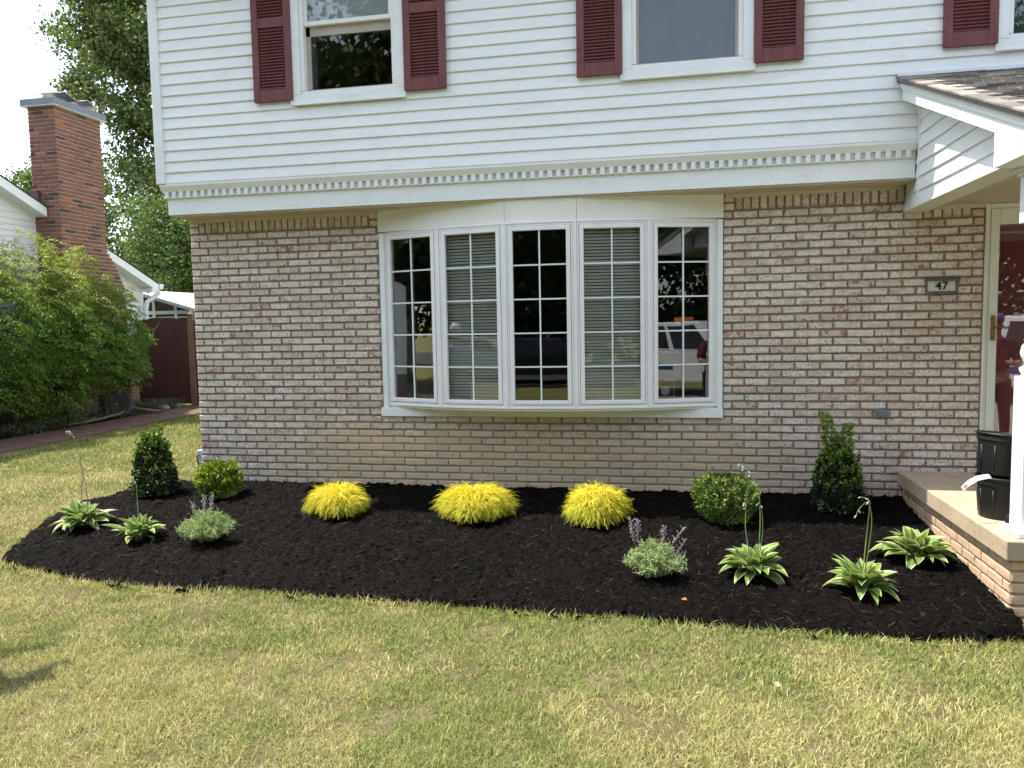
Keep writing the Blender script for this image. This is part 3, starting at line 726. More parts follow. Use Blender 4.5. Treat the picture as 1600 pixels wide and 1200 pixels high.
# ------------------------------------------------------------ porch
pr = empty('covered_porch', (8, -1.1, .1), 'covered front porch with concrete slab, brick base, white turned posts and shingled roof', 'porch')
SX0, SX1 = 6.448, 9.6
slab = MB()
ny = 60; P = []
slab.box(SX0, SX1, -2.092, .0095, .112, .229)
so_ = slab.build('porch_slab', M_CONC, pr, bev=.008)
MB().box(6.494, SX1-.05, -2.05, .0, -.4, .111).build('porch_base', M_MORTARL, pr)
pbase = [c for c in pr.children if c.name.startswith('porch_base')][0]
bb = []
for rr in range(5):
    z = .111-RP*(rr+.5); off = 0 if rr % 2 else -.1
    y = -2.052
    yy = [-2.058]+[t for t in np.arange(-2.058+(.205 if rr % 2 else .10), -.03, .209)]+[-.012]
    for q in range(len(yy)-1):
        if yy[q+1]-yy[q] > .04: bb.append(((6.484, (yy[q]+yy[q+1])/2, z), yy[q+1]-yy[q]-.009, RP-.012, -PI/2, random.uniform(-.002, .002)))
    xx = 6.484
    for q in range(8):
        w = .10 if (q == 0 and rr % 2) else .205
        bb.append(((xx+w/2, -2.060, z), w-.009, RP-.012, 0, random.uniform(-.002, .002))); xx += w
lay_bricks(pbase, bb, M_BRICKT)
# roof: rises from the eave to the wall
EY, EZ, TY, TZ = -2.60, 2.490, -.350, 3.335; sl = (TZ-EZ)/(TY-EY)
def rzz(y): return EZ+(y-EY)*sl
RX0, RX1 = 6.285, 9.9
MB().add([(RX0, EY, EZ), (RX1, EY, EZ), (RX1, TY, TZ), (RX0, TY, TZ), (RX0, EY, EZ-.03), (RX1, EY, EZ-.03), (RX1, TY, TZ-.03), (RX0, TY, TZ-.03)],
         [(0,1,2,3),(7,6,5,4),(4,5,1,0),(5,6,2,1),(6,7,3,2),(7,4,0,3)]).build('porch_roof', M_SHINGLE, pr)
proof = [c for c in pr.children if c.name.startswith('porch_roof')][0]
nrow = 24; dy = (TY-EY)/nrow
shm = []
for v in range(5):
    rr = random.Random(v); w = .17; t = .004
    m = MB(); ww = w-.006; e = dy*1.25
    m.add([(0, -.012, .001), (ww, -.012, .001), (ww, e, e*sl+.0), (0, e, e*sl+.0), (0, -.012, .014+rr.uniform(0, .004)), (ww, -.012, .014+rr.uniform(0, .004)), (ww, e, e*sl+.005), (0, e, e*sl+.005)],
          [(3,2,1,0),(4,5,6,7),(0,1,5,4),(1,2,6,5),(2,3,7,6),(3,0,4,7)])
    me = m.mesh('shingle', M_SHINGLE); at = me.attributes.new('rnd', 'FLOAT', 'POINT'); at.data.foreach_set('value', [v*.19]*8); shm.append(me)
far = MB(); frn = []
for rr in range(nrow):
    y = EY+rr*dy; x = RX0-.012
    first = .09 if rr % 2 else .17
    m = MB().box(x, x+first-.006, y-.012, y+dy*.9, 0, .0075); m.v = [(p, q_, rzz(q_)+.002+s_*1.5) for p, q_, s_ in m.v]; m.build('shingle', M_SHINGLE, proof); x += first
    while x < RX1-.17:
        if x < 7.95: o = bpy.data.objects.new('shingle', random.choice(shm)); reg(o, (x, y+random.uniform(-.003, .003), rzz(y)), proof)
        else:
            m = MB().box(x, x+.164, y-.012, y+dy*1.2, 0, .006); m.v = [(p, q_, rzz(q_)+.002+s_) for p, q_, s_ in m.v]; far.add(m.v, m.f); frn += [random.random()]*8
        x += .17
fo = far.build('shingle_courses', M_SHINGLE, proof); fo['kind'] = 'stuff'; fo.data.attributes.new('rnd', 'FLOAT', 'POINT').data.foreach_set('value', frn)
MB().box(6.29, HX1-2, TY-.012, SY-.016, TZ-.01, TZ+.035).build('roof_flashing', M_TRIM, pr, bev=.003)
# rake boards (upper and lower), gable wall, beam, ceiling, gutter
def rake(x0, x1, up0, up1, ya, yb, name, mat=M_TRIM):
    MB().add([(x0, ya, rzz(ya)-up0), (x1, ya, rzz(ya)-up0), (x1, yb, rzz(yb)-up0), (x0, yb, rzz(yb)-up0), (x0, ya, rzz(ya)-up1), (x1, ya, rzz(ya)-up1), (x1, yb, rzz(yb)-up1), (x0, yb, rzz(yb)-up1)],
         [(0,1,2,3),(7,6,5,4),(4,5,1,0),(5,6,2,1),(6,7,3,2),(7,4,0,3)]).build(name, mat, pr, bev=.002)
rake(6.283, 6.3115, -.002, .022, EY-.01, TY, 'drip_edge', M_PEWT)
rake(6.312, 6.334, .027, .082, EY, -1.37, 'rake_cap'); rake(6.3125, 6.334, .027, .082, -1.365, TY+.0, 'rake_cap')
rake(6.322, 6.340, .083, .165, EY, -1.37, 'rake_board'); rake(6.3225, 6.340, .083, .165, -1.365, TY-.02, 'rake_board')
rake(6.3405, 6.47, .150, .162, EY+.01, TY-.02, 'rake_soffit', M_TRIM)
MB().prism([(EY+.005, EZ-.168), (-2.09, EZ-.168), (-2.09, rzz(-2.09)-.168)], 6.321, 6.45).build('rake_return', M_TRIM, pr, bev=.002)
gw = MB().prism([(-2.075, 2.37), (-.001, 2.37), (-.001, 2.9), (-.30, 2.9), (-.30, rzz(SY)-.20), (SY-.01, rzz(SY)-.175), (-2.075, rzz(-2.075)-.163)], 6.466, 6.60)
gwo = gw.build('gable_wall', M_SIDING, pr)
z = 2.374; PG = .105
while z < 3.2:
    # plank clipped under the rake
    def ycl(zz): return min(-.352, max(-2.075, EY+(zz+.17-EZ)/sl)) if zz+.17 > EZ else -2.075
    y0, y1 = ycl(z), ycl(z+PG)
    if y0 < -.36:
        y1 = min(y1, -.351); yend = -.002 if z < 2.47 else (-.27 if z < 2.80 else SY-.018)
        m = MB(); x_o, x_i = 6.449, 6.4655
        za, zb_ = z, z+PG
        m.add([(x_o, y0, za), (x_o, yend, za), (x_i-.002, yend, zb_), (x_i-.002, y1, zb_), (x_i, y0, za-.003), (x_i, yend, za-.003), (x_i, yend, zb_), (x_i, y1, zb_)],
              [(0,1,2,3),(4,7,6,5),(0,4,5,1),(1,5,6,2),(2,6,7,3),(3,7,4,0)][:6])
        m.build('siding_plank', M_SIDING, gwo)
    z += PG
MB().box(6.444, 6.464, SY-.034, SY-.014, 2.43, 3.13).build('corner_trim', M_TRIM, pr, bev=.002)
MB().box(6.440, 6.62, -2.080, -.001, 2.358, 2.3695).build('beam_bottom', M_CREAM, pr, bev=.002)
MB().box(6.6205, 9.7, -2.30, -.0, 2.405, 2.42).build('porch_ceiling', M_SOFFIT, pr)
MB().box(6.62, 7.06, -.022, .0, 2.373, 2.404).build('ceiling_trim', M_SOFFIT, pr)
MB().box(6.47, 9.7, -2.075, -1.93, 2.36, 2.48).build('front_beam', M_TRIM, pr, bev=.003)
MB().box(6.30, 9.88, EY-.005, EY+.012, EZ-.165, EZ-.012).build('eave_fascia', M_TRIM, pr)
MB().prism([(EY-.10, EZ-.02), (EY-.10, EZ-.07), (EY-.07, EZ-.12), (EY-.008, EZ-.12), (EY-.008, EZ-.02), (EY-.02, EZ-.02), (EY-.02, EZ-.105), (EY-.065, EZ-.105), (EY-.088, EZ-.065), (EY-.088, EZ-.02)], 6.32, 9.86).build('gutter', M_TRIM, pr)
M_IRON = simple('dark_iron', (.04, .035, .03), .6)
MB().tube([(6.63, -1.10+.02*math.cos(t)*1, 2.385+.02*math.sin(t)) for t in np.linspace(-.5, 4, 8)], .003, 6).build('hook', M_IRON, pr)
# turned post
def post(x):
    p = empty('porch_post', (x, -1.905, .23), parent=pr)
    MB().box(x-.11, x+.11, -2.04, -1.77, .2305, .262).build('post_base', M_WHITE, p, bev=.006)
    MB().box(x-.075, x+.075, -1.98, -1.83, .262, 1.155).build('post_block', M_WHITE, p, bev=.006)
    MB().box(x-.075, x+.075, -1.98, -1.83, 2.04, 2.309).build('post_block', M_WHITE, p, bev=.006)
    prof = [(.072, 0), (.060, .012), (.074, .035), (.074, .05), (.05, .065), (.046, .08), (.066, .11), (.072, .14), (.064, .18), (.048, .20), (.055, .215), (.048, .23), (.052, .30), (.058, .36), (.052, .372), (.060, .384), (.052, .396),
            (.054, .55), (.050, .66), (.056, .672), (.048, .684), (.048, .70), (.058, .72), (.062, .75), (.054, .79), (.044, .80), (.056, .82), (.056, .835), (.048, .85), (.072, .885)]
    MB().lathe(prof, (x, -1.905, 1.155), 28).build('turned_shaft', M_WHITE, p, smooth=True)
    MB().box(x-.105, x+.105, -2.01, -1.80, 2.3305, 2.3575).box(x-.09, x+.09, -1.995, -1.815, 2.31, 2.33).build('post_capital', M_WHITE, p, bev=.006)
post(6.637); post(9.3)

# ------------------------------------------------------------ pots on the porch
M_POT = simple('black_plastic', (.009, .0095, .010), .5, .2, 8, spec=.4)
def pot(x, y, z, r0, r1, h, tilt, label):
    p = empty('nursery_pot', (x, y, z), label, 'pot', 'black nursery pots stacked on the porch slab')
    pf = [(r0, 0), (r0*1.01, .004), (r0+(r1-r0)*.75, h*.78), (r0+(r1-r0)*.8, h*.80), (r1*1.0, h*.81), (r1*1.02, h*.83), (r1*1.005, h*.85), (r1*1.02, h*.88), (r1*1.005, h*.91), (r1*1.02, h*.94), (r1*1.06, h*.955), (r1*1.06, h), (r1*1.03, h*1.005), (r1*1.0, h*.985), (r1*.97, h*.9), (r0*.97, .02), (.001, .02)]
    q = MB().lathe(pf, (x, y, z), 40, cap=False); q.add([(x+r0*math.cos(2*PI*k/40), y+r0*math.sin(2*PI*k/40), z) for k in range(40)], [tuple(range(39, -1, -1))])
    o = q.build('pot_body', M_POT, p, (x, y, z), smooth=True)
    for k in range(10):
        a = 2*PI*k/10+.2; q = MB(); q.tube([(x+(r0+.001)*math.cos(a), y+(r0+.001)*math.sin(a), z+.02), (x+(r0+(r1-r0)*.65)*math.cos(a), y+(r0+(r1-r0)*.65)*math.sin(a), z+h*.7)], [.005, .006], 8)
        q.build('pot_rib', M_POT, p, smooth=True)
    p.rotation_euler = tilt; return p
pot(6.655, -1.50, .2305, .132, .150, .265, (0, 0, 0), 'lower black plastic nursery pot standing on the porch slab')
pot(6.655, -1.49, .500, .142, .163, .262, (R(-3), R(5), 0), 'upper black plastic nursery pot tipped on top of the other pot')
tg = empty('plant_tag', (6.42, -1.66, .5), 'white plastic plant tag with red print sticking out from between the pots', 'plant tag')
q = MB(); tp = [(6.345, -1.70, .445), (6.385, -1.69, .482), (6.44, -1.66, .505), (6.50, -1.63, .512), (6.54, -1.60, .508)]
for k, (x, y, z) in enumerate(tp):
    w = .014 if k else .012; q.v += [(x+.010, y-w*.4, z-w), (x-.004, y+w*.5, z+w*.85)]
q.f = [(2*k, 2*k+2, 2*k+3, 2*k+1) for k in range(4)]
to = q.build('tag_strip', simple('tag_white', (.75, .75, .75)), tg); md = to.modifiers.new('s', 'SOLIDIFY'); md.thickness = .0012
def P2(t, u): 
    i_ = min(3, int(t)); f = t-i_; a, b_ = Vector(q.v[2*i_]).lerp(Vector(q.v[2*i_+2]), f), Vector(q.v[2*i_+1]).lerp(Vector(q.v[2*i_+3]), f); return a.lerp(b_, u)+Vector((-.0006, -.0022, .0004))
mm = MB(); M_RED = simple('tag_red', (.45, .05, .04))
for (t0, t1, u0, u1) in ((.25, .40, .2, .75), (.45, .62, .2, .75), (.7, .78, .2, .6)): mm.add([P2(t0, u0), P2(t1, u0), P2(t1, u1), P2(t0, u1)], [(0, 1, 2, 3)])
mm.build('tag_print', M_RED, tg)
q = MB(); q.sphere((6.60, -1.80, .276), .046, 16, 10, (1, .7, 1)).build('hose_nozzle', M_POT, smooth=True)
tag(bpy.data.objects['hose_nozzle'], 'small round ribbed black plastic object behind the porch post', 'black ball')
for k in range(5): MB().tube([(6.60+.047*math.cos(t)*math.cos(k*.5-1), -1.80+.034*math.sin(k*.5-1)*math.cos(t), .276+.047*math.sin(t)) for t in np.linspace(0, 2*PI, 20)], .0025, 5).build('rib', M_POT, bpy.data.objects['hose_nozzle'])

# ------------------------------------------------------------ lawn grass
def blades(x, y, h, w, lean=.55, straw=None, z=None):
    n = len(x); z = lawnz(x, y)-.012 if z is None else z
    a = rng.uniform(0, 2*PI, n); S = np.stack([np.cos(a), np.sin(a), 0*a], 1)
    b = rng.uniform(0, 2*PI, n); ln = rng.gamma(2, lean/2, n); Dv = np.stack([np.cos(b)*ln, np.sin(b)*ln, np.ones(n)], 1); Dv = unit(Dv)
    P = np.stack([x, y, z], 1); h = h[:, None]; w = w[:, None]
    mid = P+Dv*h*.55; D2 = unit(Dv+np.stack([np.cos(b), np.sin(b), -.7+0*b], 1)*rng.uniform(0, .9, n)[:, None]); end = mid+D2*h*.5
    V = np.stack([P-S*w*.5, P+S*w*.5, mid+S*w*.42, mid-S*w*.42, end], 1).reshape(-1, 3)
    i = np.arange(n)[:, None]*5
    F = np.concatenate([i+np.array([[0, 1, 2]]), i+np.array([[0, 2, 3]]), i+np.array([[3, 2, 4]])])
    st = rng.random(n) if straw is None else straw
    return V, F, {'rnd': np.repeat(rng.random(n), 5), 'tip': np.repeat(st, 5)}
def grass_mat():
    b = NB('grass_blade'); r = b.attr('rnd').outputs['Fac']; t = b.attr('tip').outputs['Fac']
    green = b.mix(r, (.11, .175, .034), (.27, .335, .085)); straw = b.mix(r, (.40, .355, .135), (.66, .60, .30))
    col = b.mix(t, green, straw); b.fin(col, .6, .25)
    tr = b.n('ShaderNodeBsdfTranslucent'); b.L(col, tr.inputs[0]); ms = b.n('ShaderNodeMixShader'); ms.inputs[0].default_value = .3
    b.L(b.p.outputs[0], ms.inputs[1]); b.L(tr.outputs[0], ms.inputs[2]); b.L(ms.outputs[0], b.out.inputs[0]); return b.m
M_GRASS = grass_mat()
def strawness(x, y):
    p = fbm(x, y, 1.1, 3)*.55+fbm(x+40, y+11, 4.2, 3)*.45
    base = np.clip((p-.42)/.13, 0, 1)*.74+.08
    base = np.where((x < 0) & (y > -2.2), np.clip(base+.10-.6*np.clip((y-.2)/2.5, 0, 1), .04, 1), base)   # greener towards the back of the side lawn
    return base
def pick(x0, x1, y0, y1, dens):
    n = int((x1-x0)*(y1-y0)*dens); x = rng.uniform(x0, x1, n); y = rng.uniform(y0, y1, n)
    dc = fbm(x, y, 7, 2); k = rng.random(n) < np.clip(.30+1.9*(dc-.25), .22, 1)
    k &= ~(inpoly(x, y, BED) & (polydist(x, y, BED) > .012+.05*rng.random(n)**3))
    k &= ~((x > -.02) & (y > -.35) & (x < 13)) & ~((x > 6.42) & (y > -2.12) & (x < 12))
    k &= ~((x > -4.88) & (x < -3.88) & (y > -9)) & ~((x < -4.8) & (y > -5.5)) & ~((x > 9.2) & (x < 13.5))
    return x[k], y[k]
parts = []
def patch(x0, x1, y0, y1, dens, h, w):
    x, y = pick(x0, x1, y0, y1, dens); s = strawness(x, y)
    st = np.clip(np.where(rng.random(len(x)) < s, rng.uniform(.6, 1, len(x)), rng.uniform(0, .4, len(x))), 0, 1)
    hh = rng.uniform(.55, 1.25, len(x))*h*(.45+1.15*fbm(x, y, 3.6, 3)); parts.append(blades(x, y, hh, np.full(len(x), w)*rng.uniform(.6, 1.3, len(x)), .8, st))
patch(.4, 6.9, -4.4, -3.2, 22500, .040, .0031)
patch(-.9, 7.3, -3.2, -2.2, 13000, .043, .0040)
patch(-3.0, 0, -2.6, 0.6, 5200, .048, .0062)
patch(-3.9, -.02, .6, 3.2, 3600, .046, .0085)
patch(-3.9, -.02, 3.2, 7.2, 2200, .046, .011)
patch(-3.9, .4, -5.5, -2.6, 1300, .05, .012); patch(7.2, 9.2, -4.5, -2.0, 1500, .05, .01); patch(.4, 9.2, -7, -4.4, 700, .05, .013)
# longer ragged blades along the cut edge of the bed
ex, ey_ = [], []
for k in range(len(BED)):
    a, b_ = BED[k], BED[(k+1) % len(BED)]
    if (a[1] > -.02 and b_[1] > -.02) or (a[0] > 6.4 and b_[0] > 6.4): continue
    L_ = math.hypot(b_[0]-a[0], b_[1]-a[1]); m_ = int(L_*420); t = rng.random(m_)
    nx_, ny_ = (b_[1]-a[1])/L_, -(b_[0]-a[0])/L_; off = rng.normal(.018, .02, m_)
    ex.append(a[0]+(b_[0]-a[0])*t+nx_*off); ey_.append(a[1]+(b_[1]-a[1])*t+ny_*off)
ex = np.concatenate(ex); ey_ = np.concatenate(ey_)
parts.append(blades(ex, ey_, rng.uniform(.03, .085, len(ex)), rng.uniform(.003, .006, len(ex)), .8, np.where(rng.random(len(ex)) < strawness(ex, ey_), .85, .15)))
V, F, A = cat(*parts)
print('grass blades', len(V)//5)
o = fobj('lawn_grass', V, F, M_GRASS, A, kind='stuff'); tag(o, 'short mown grass, straw coloured and green in patches', 'grass')
M_DRYLEAF = simple('dry_leaf', (.50, .42, .24), .8)
q = MB(); q.add([(5.03, -3.16, -.205), (5.05, -3.145, -.21), (5.06, -3.155, -.20), (5.055, -3.17, -.19), (5.07, -3.185, -.205), (5.05, -3.183, -.21), (5.035, -3.178, -.195)], [(0,1,6), (1,2,3,6), (3,4,5,6)])
tag(q.build('fallen_leaf', M_DRYLEAF), 'small pale curled dry leaf lying on the front lawn', 'leaf')
q = MB(); q.add([(4.62, -2.19, -.175), (4.655, -2.18, -.160), (4.67, -2.20, -.175), (4.64, -2.21, -.165)], [(0,1,2,3)]); tag(q.build('fallen_leaf', simple('orange_leaf', (.40, .14, .05), .8)), 'small orange brown dry leaf on the black mulch near its front edge', 'leaf')

# ------------------------------------------------------------ planting
# hostas: every leaf its own object
def hosta_mat():
    b = NB('variegated_leaf'); e = b.attr('edge').outputs['Fac']; r = b.obrand()
    f = b.math('ADD', e, b.math('MULTIPLY', b.noise(30, 2), .25)); 
    green = b.mix(r, (.085, .16, .035), (.19, .30, .06)); col = b.mix(b.ramp(f, .82, .92), green, (.46, .50, .22))
    vein = b.attr('vein').outputs['Fac']; col = b.mix(b.math('MULTIPLY', vein, .35), col, (.30, .38, .14))
    b.fin(col, .42, .4)
    tr = b.n('ShaderNodeBsdfTranslucent'); b.L(col, tr.inputs[0]); ms = b.n('ShaderNodeMixShader'); ms.inputs[0].default_value = .25
    b.L(b.p.outputs[0], ms.inputs[1]); b.L(tr.outputs[0], ms.inputs[2]); b.L(ms.outputs[0], b.out.inputs[0]); return b.m
M_HOSTA = hosta_mat()
M_STEM = simple('green_stem', (.20, .27, .10), .6, .2, 20); M_BUD = simple('pale_flower', (.42, .40, .36), .6, .1, 20); M_TWIG = simple('brown_twig', (.09, .06, .04), .9, .3, 30)
def hosta_leaf(L, W, arch, seed):
    rr = random.Random(seed); nu, nv = 10, 6; V = []; E_ = []; Ve = []; tw = rr.uniform(-.25, .25); wav = rr.uniform(.02, .05)
    pet = .22
    x = 0; z = 0; ang = 0; pts = []
    for i in range(nu+1):
        pts.append((x, z)); ang = -arch*(i/nu)**1.3; x += L/nu*math.cos(ang); z += L/nu*math.sin(ang)
    for i in range(nu+1):
        t = i/nu; s = max(0, (t-pet)/(1-pet)); w = W*.5*(math.sin(PI*min(1, s**.72))**.85 if 0 < s < 1 else 0); w = max(w, .0035*(1-t)+.0004)
        for j in range(nv+1):
            u = j/nv*2-1; cup = abs(u)**1.4*w*.55; rip = math.sin(t*19+seed)*wav*abs(u)*w
            V.append((pts[i][0], u*w, pts[i][1]+cup+rip+tw*u*w*t)); E_.append(abs(u) if s > .0 else .4); Ve.append(1. if j == nv//2 else 0)
    F = [(i*(nv+1)+j, (i+1)*(nv+1)+j, (i+1)*(nv+1)+j+1, i*(nv+1)+j+1) for i in range(nu) for j in range(nv)]
    return fast('leaf', V, F, M_HOSTA, {'edge': E_, 'vein': Ve}, smooth=True)
HL = [hosta_leaf(.225, .080, a, k) for k, a in enumerate((.8, 1.2, .6, 1.5, 1.0, .45))]
def hosta(x, y, scale, n, stalks, label, seed):
    z = float(mulchz(np.array([x]), np.array([y]))[0]); random.seed(seed)
    h = empty('hosta', (x, y, z), label, 'hosta', 'variegated hostas in the mulch bed')
    for k in range(n):
        t = (k+.5)/n; a = k*2.39996+random.uniform(-.25, .25); el = R(24+60*t**.9)+random.uniform(-.28, .28)
        o = bpy.data.objects.new('leaf', HL[(3 if t < .35 and k % 2 else random.randrange(6)) if t < .75 else random.choice((2, 5, 0))])
        s = scale*(.70+.34*math.sin(PI*min(1, t+.25)))*random.uniform(.75, 1.15); o.scale = (s, s*random.uniform(.85, 1.1), s)
        o.rotation_euler = (random.uniform(-.3, .3), -el, a); r0 = random.uniform(.005, .045)*scale
        reg(o, (x+r0*math.cos(a), y+r0*math.sin(a), z+.005+.03*t), h)
    for pts, fl in stalks:
        P = [Vector((x, y, z))+Vector(p) for p in pts]
        # smooth the polyline
        Q = []
        for i in range(len(P)-1):
            p0 = P[max(i-1, 0)]; p1 = P[i]; p2 = P[i+1]; p3 = P[min(i+2, len(P)-1)]
            for t in (0, .25, .5, .75): Q.append(.5*((2*p1)+(p2-p0)*t+(2*p0-5*p1+4*p2-p3)*t*t+(-p0+3*p1-3*p2+p3)*t**3))
        Q.append(P[-1]); so_ = MB().tube(Q, list(np.linspace(.0038, .0016, len(Q))), 6).build('flower_stalk', M_STEM, h, smooth=True)
        m = int(len(Q)*.45)
        for i in range(fl):
            p = Q[min(len(Q)-1, len(Q)-1-int(i*m/max(fl, 1)))]; sgn = 1 if i % 2 else -1
            d = Vector((sgn*random.uniform(.008, .02), random.uniform(-.02, .01), -random.uniform(.006, .03)))
            MB().tube([p, p+d*.3, p+d*.7, p+d], [.0012, .003, .0042, .001], 6).build('flower', M_BUD, so_, smooth=True)
hosta(-.22, -1.36, 1.06, 62, [([(0, 0, .05), (-.01, .01, .25), (.0, .02, .5), (-.03, .0, .72), (-.08, 0, .80), (-.10, 0, .78)], 6), ([(.02, 0, .05), (.05, 0, .25), (.03, 0, .42), (.0, 0, .55), (-.03, 0, .58)], 3)],
      'leftmost hosta with creamy leaf edges and one tall thin flower stalk', 3)
hosta(.46, -1.57, 1.0, 36, [([(0, 0, .05), (.0, 0, .25), (.0, 0, .42), (-.02, 0, .47)], 2)], 'hosta with few broad upright leaves in front of the dark left holly', 4)
hosta(5.10, -1.75, 1.0, 72, [([(-.02, 0, .1), (-.05, 0, .3), (-.05, 0, .42), (-.06, -.01, .48)], 3), ([(.02, 0, .1), (.04, 0, .3), (.03, 0, .55), (-.02, 0, .66), (-.09, 0, 0.73)], 7), ([(.03, 0, .1), (.055, 0, .28), (.05, 0, .42), (.03, 0, .48)], 2)],
      'hosta with several bent flower stalks in front of the right boxwood', 6)
hosta(5.71, -1.98, 1.0, 56, [([(0, 0, .1), (.015, 0, .3), (.03, 0, .5), (.03, 0, .56), (-.02, 0, .58)], 3), ([(.01, 0, .1), (.035, 0, .3), (.045, 0, .45), (.02, 0, .55), (-.03, 0, .5), (-.04, 0, .47)], 2)],
      'hosta nearest the lawn with two leaning stalks below the right holly', 8)
hosta(6.18, -1.42, 1.06, 64, [], 'rightmost hosta without stalks beside the porch step', 9)

# golden thread cypress mops
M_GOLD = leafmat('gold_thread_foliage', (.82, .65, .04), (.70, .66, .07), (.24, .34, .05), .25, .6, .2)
def mop(x, y, rx, ry, hgt, n, label, seed):
    z = float(mulchz(np.array([x]), np.array([y]))[0]); rs = np.random.default_rng(seed)
    p = empty('gold_mop_cypress', (x, y, z), label, 'shrub', 'golden thread cypress mounds in the mulch bed')
    # clumpy drooping sprays: each spray throws a sheaf of threads outward and down
    ns = n//14; ca = rs.uniform(0, 2*PI, ns); ct = np.arccos(1-rs.random(ns)*.97)
    lump = 1+.17*np.sin(ca*3+seed)+.10*np.sin(ca*7-seed)+.10*rs.normal(size=ns)
    C = np.stack([np.sin(ct)*np.cos(ca)*rx*.66*lump, np.sin(ct)*np.sin(ca)*ry*.66*lump, .06+np.cos(ct)*hgt*.80*(1+.07*rs.normal(size=ns))], 1)
    Vs, Fs, Rn, Tp = [], [], [], []; nn_ = 0
    ci = np.repeat(np.arange(ns), 14); m = len(ci)
    a = ca[ci]+rs.normal(size=m)*.55; out = np.stack([np.cos(a), np.sin(a), np.full(m, .15)+rs.normal(size=m)*.45+.45*np.cos(ct[ci])], 1); out = unit(out)
    Ln = rs.uniform(.07, .15, m); segs = 5; P = C[ci]+rs.normal(size=(m, 3))*.014; D = out.copy(); W = rs.uniform(.0017, .0032, m)
    S = unit(np.cross(D, rs.normal(size=(m, 3)))); rows = []
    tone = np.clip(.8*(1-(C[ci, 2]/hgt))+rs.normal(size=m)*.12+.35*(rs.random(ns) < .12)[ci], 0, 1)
    for k in range(segs+1):
        w = W*(1-.6*k/segs); rows.append(P-S*w[:, None]); rows.append(P+S*w[:, None])
        P = P+D*(Ln/segs)[:, None]; D = unit(D+np.array([0, 0, -.36])+rs.normal(size=(m, 3))*.24)
    V = np.stack(rows, 1).reshape(-1, 3); V[:, 2] = np.maximum(V[:, 2], .004); i = np.arange(m)[:, None]*(2*segs+2)
    F = np.concatenate([i+np.array([[2*k, 2*k+1, 2*k+3, 2*k+2]]) for k in range(segs)])
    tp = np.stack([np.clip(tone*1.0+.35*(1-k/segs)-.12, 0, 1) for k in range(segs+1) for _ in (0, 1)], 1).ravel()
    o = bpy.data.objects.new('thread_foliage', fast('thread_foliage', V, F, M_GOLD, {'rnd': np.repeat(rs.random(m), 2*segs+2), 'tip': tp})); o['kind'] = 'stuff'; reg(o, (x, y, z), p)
    q = MB()
    for k in range(9):
        aa = 2*PI*k/9; q.tube([(x, y, z-.02), (x+rx*.35*math.cos(aa), y+ry*.35*math.sin(aa), z+hgt*.4), (x+rx*.55*math.cos(aa), y+ry*.55*math.sin(aa), z+hgt*.6)], [.008, .006, .003], 5)
    q.build('stem', M_TWIG, p)
mop(1.83, -.86, .235, .21, .160, 6200, 'left golden mop shaped cypress, greenish at its skirt', 5)
mop(3.01, -.82, .320, .25, .172, 9800, 'middle and widest golden mop shaped cypress under the window', 6)
mop(4.00, -.84, .225, .22, .200, 8400, 'right golden mop shaped cypress, the brightest yellow and roundest', 7)

# clipped shrubs
def shrub_points(n, prof, rs, lump=.08, inner=.25, seedph=0.):
    """points on an uneven surface of revolution: prof(t)->radius for t in 0..1 height"""
    t = rs.random(n*2); rad = prof(t); k = rs.random(n*2) < (rad+.03)/(rad.max()+.03); t = t[k][:n]; rad = rad[k][:n]; m = len(t)
    a = rs.uniform(0, 2*PI, m); lum = 1+lump*np.sin(3*a+5*t+seedph)*np.sin(9*t+2*a+seedph)+lump*.7*np.sin(7*a-11*t)
    f = (1-inner*rs.random(m)**2.2)*lum*(1+.03*rs.normal(size=m)); r = rad*f
    e = 1e-3; dr_ = (prof(np.clip(t+e, 0, 1))-prof(np.clip(t-e, 0, 1)))/(2*e)
    return t, a, r, dr_, f
def shrub(name, x, y, hgt, prof, n, L, W, mat, label, cat_, group, seed, lump=.08, tipt=.75, upb=.6, extra=None, trunk=.012, rxy=(1, 1)):
    z = float(mulchz(np.array([x]), np.array([y]))[0]); rs = np.random.default_rng(seed)
    p = empty(name, (x, y, z), label, cat_, group)
    t, a, r, dr_, f = shrub_points(n, prof, rs, lump, .30, seed)
    P = np.stack([r*np.cos(a)*rxy[0], r*np.sin(a)*rxy[1], t*hgt], 1); Nn = unit(np.stack([np.cos(a), np.sin(a), -dr_/hgt], 1))
    D = unit(Nn*.8+np.array([0, 0, upb])+rs.normal(size=P.shape)*.55); FN = unit(Nn+np.array([0, 0, .5])+rs.normal(size=P.shape)*.45)
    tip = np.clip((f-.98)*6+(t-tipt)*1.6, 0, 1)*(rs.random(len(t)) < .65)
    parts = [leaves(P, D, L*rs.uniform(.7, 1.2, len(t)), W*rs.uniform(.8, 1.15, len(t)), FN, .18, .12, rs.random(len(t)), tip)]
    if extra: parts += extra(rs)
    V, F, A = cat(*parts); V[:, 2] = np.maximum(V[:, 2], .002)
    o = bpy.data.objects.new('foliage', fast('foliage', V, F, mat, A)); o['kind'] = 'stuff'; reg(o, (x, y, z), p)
    q = MB().tube([(x, y, z-.05), (x, y, z+hgt*.45), (x+.01, y, z+hgt*.8)], [trunk, trunk*.7, trunk*.3], 7)
    for k in range(14):
        aa = k*2.4; h0 = z+hgt*(.12+.05*k); rr = float(prof(np.array([min(.95, .2+.05*k)]))[0])*.75; q.tube([(x, y, h0), (x+rr*.6*math.cos(aa), y+rr*.6*math.sin(aa), h0+.04), (x+rr*math.cos(aa), y+rr*math.sin(aa), h0+.09)], [.004, .003, .0015], 4)
    q.build('stem', M_TWIG, p)
    return p
def globe(r, h): return lambda t: r*np.sqrt(np.clip(1-((t-.47)/.56)**2, 0, 1))**.85
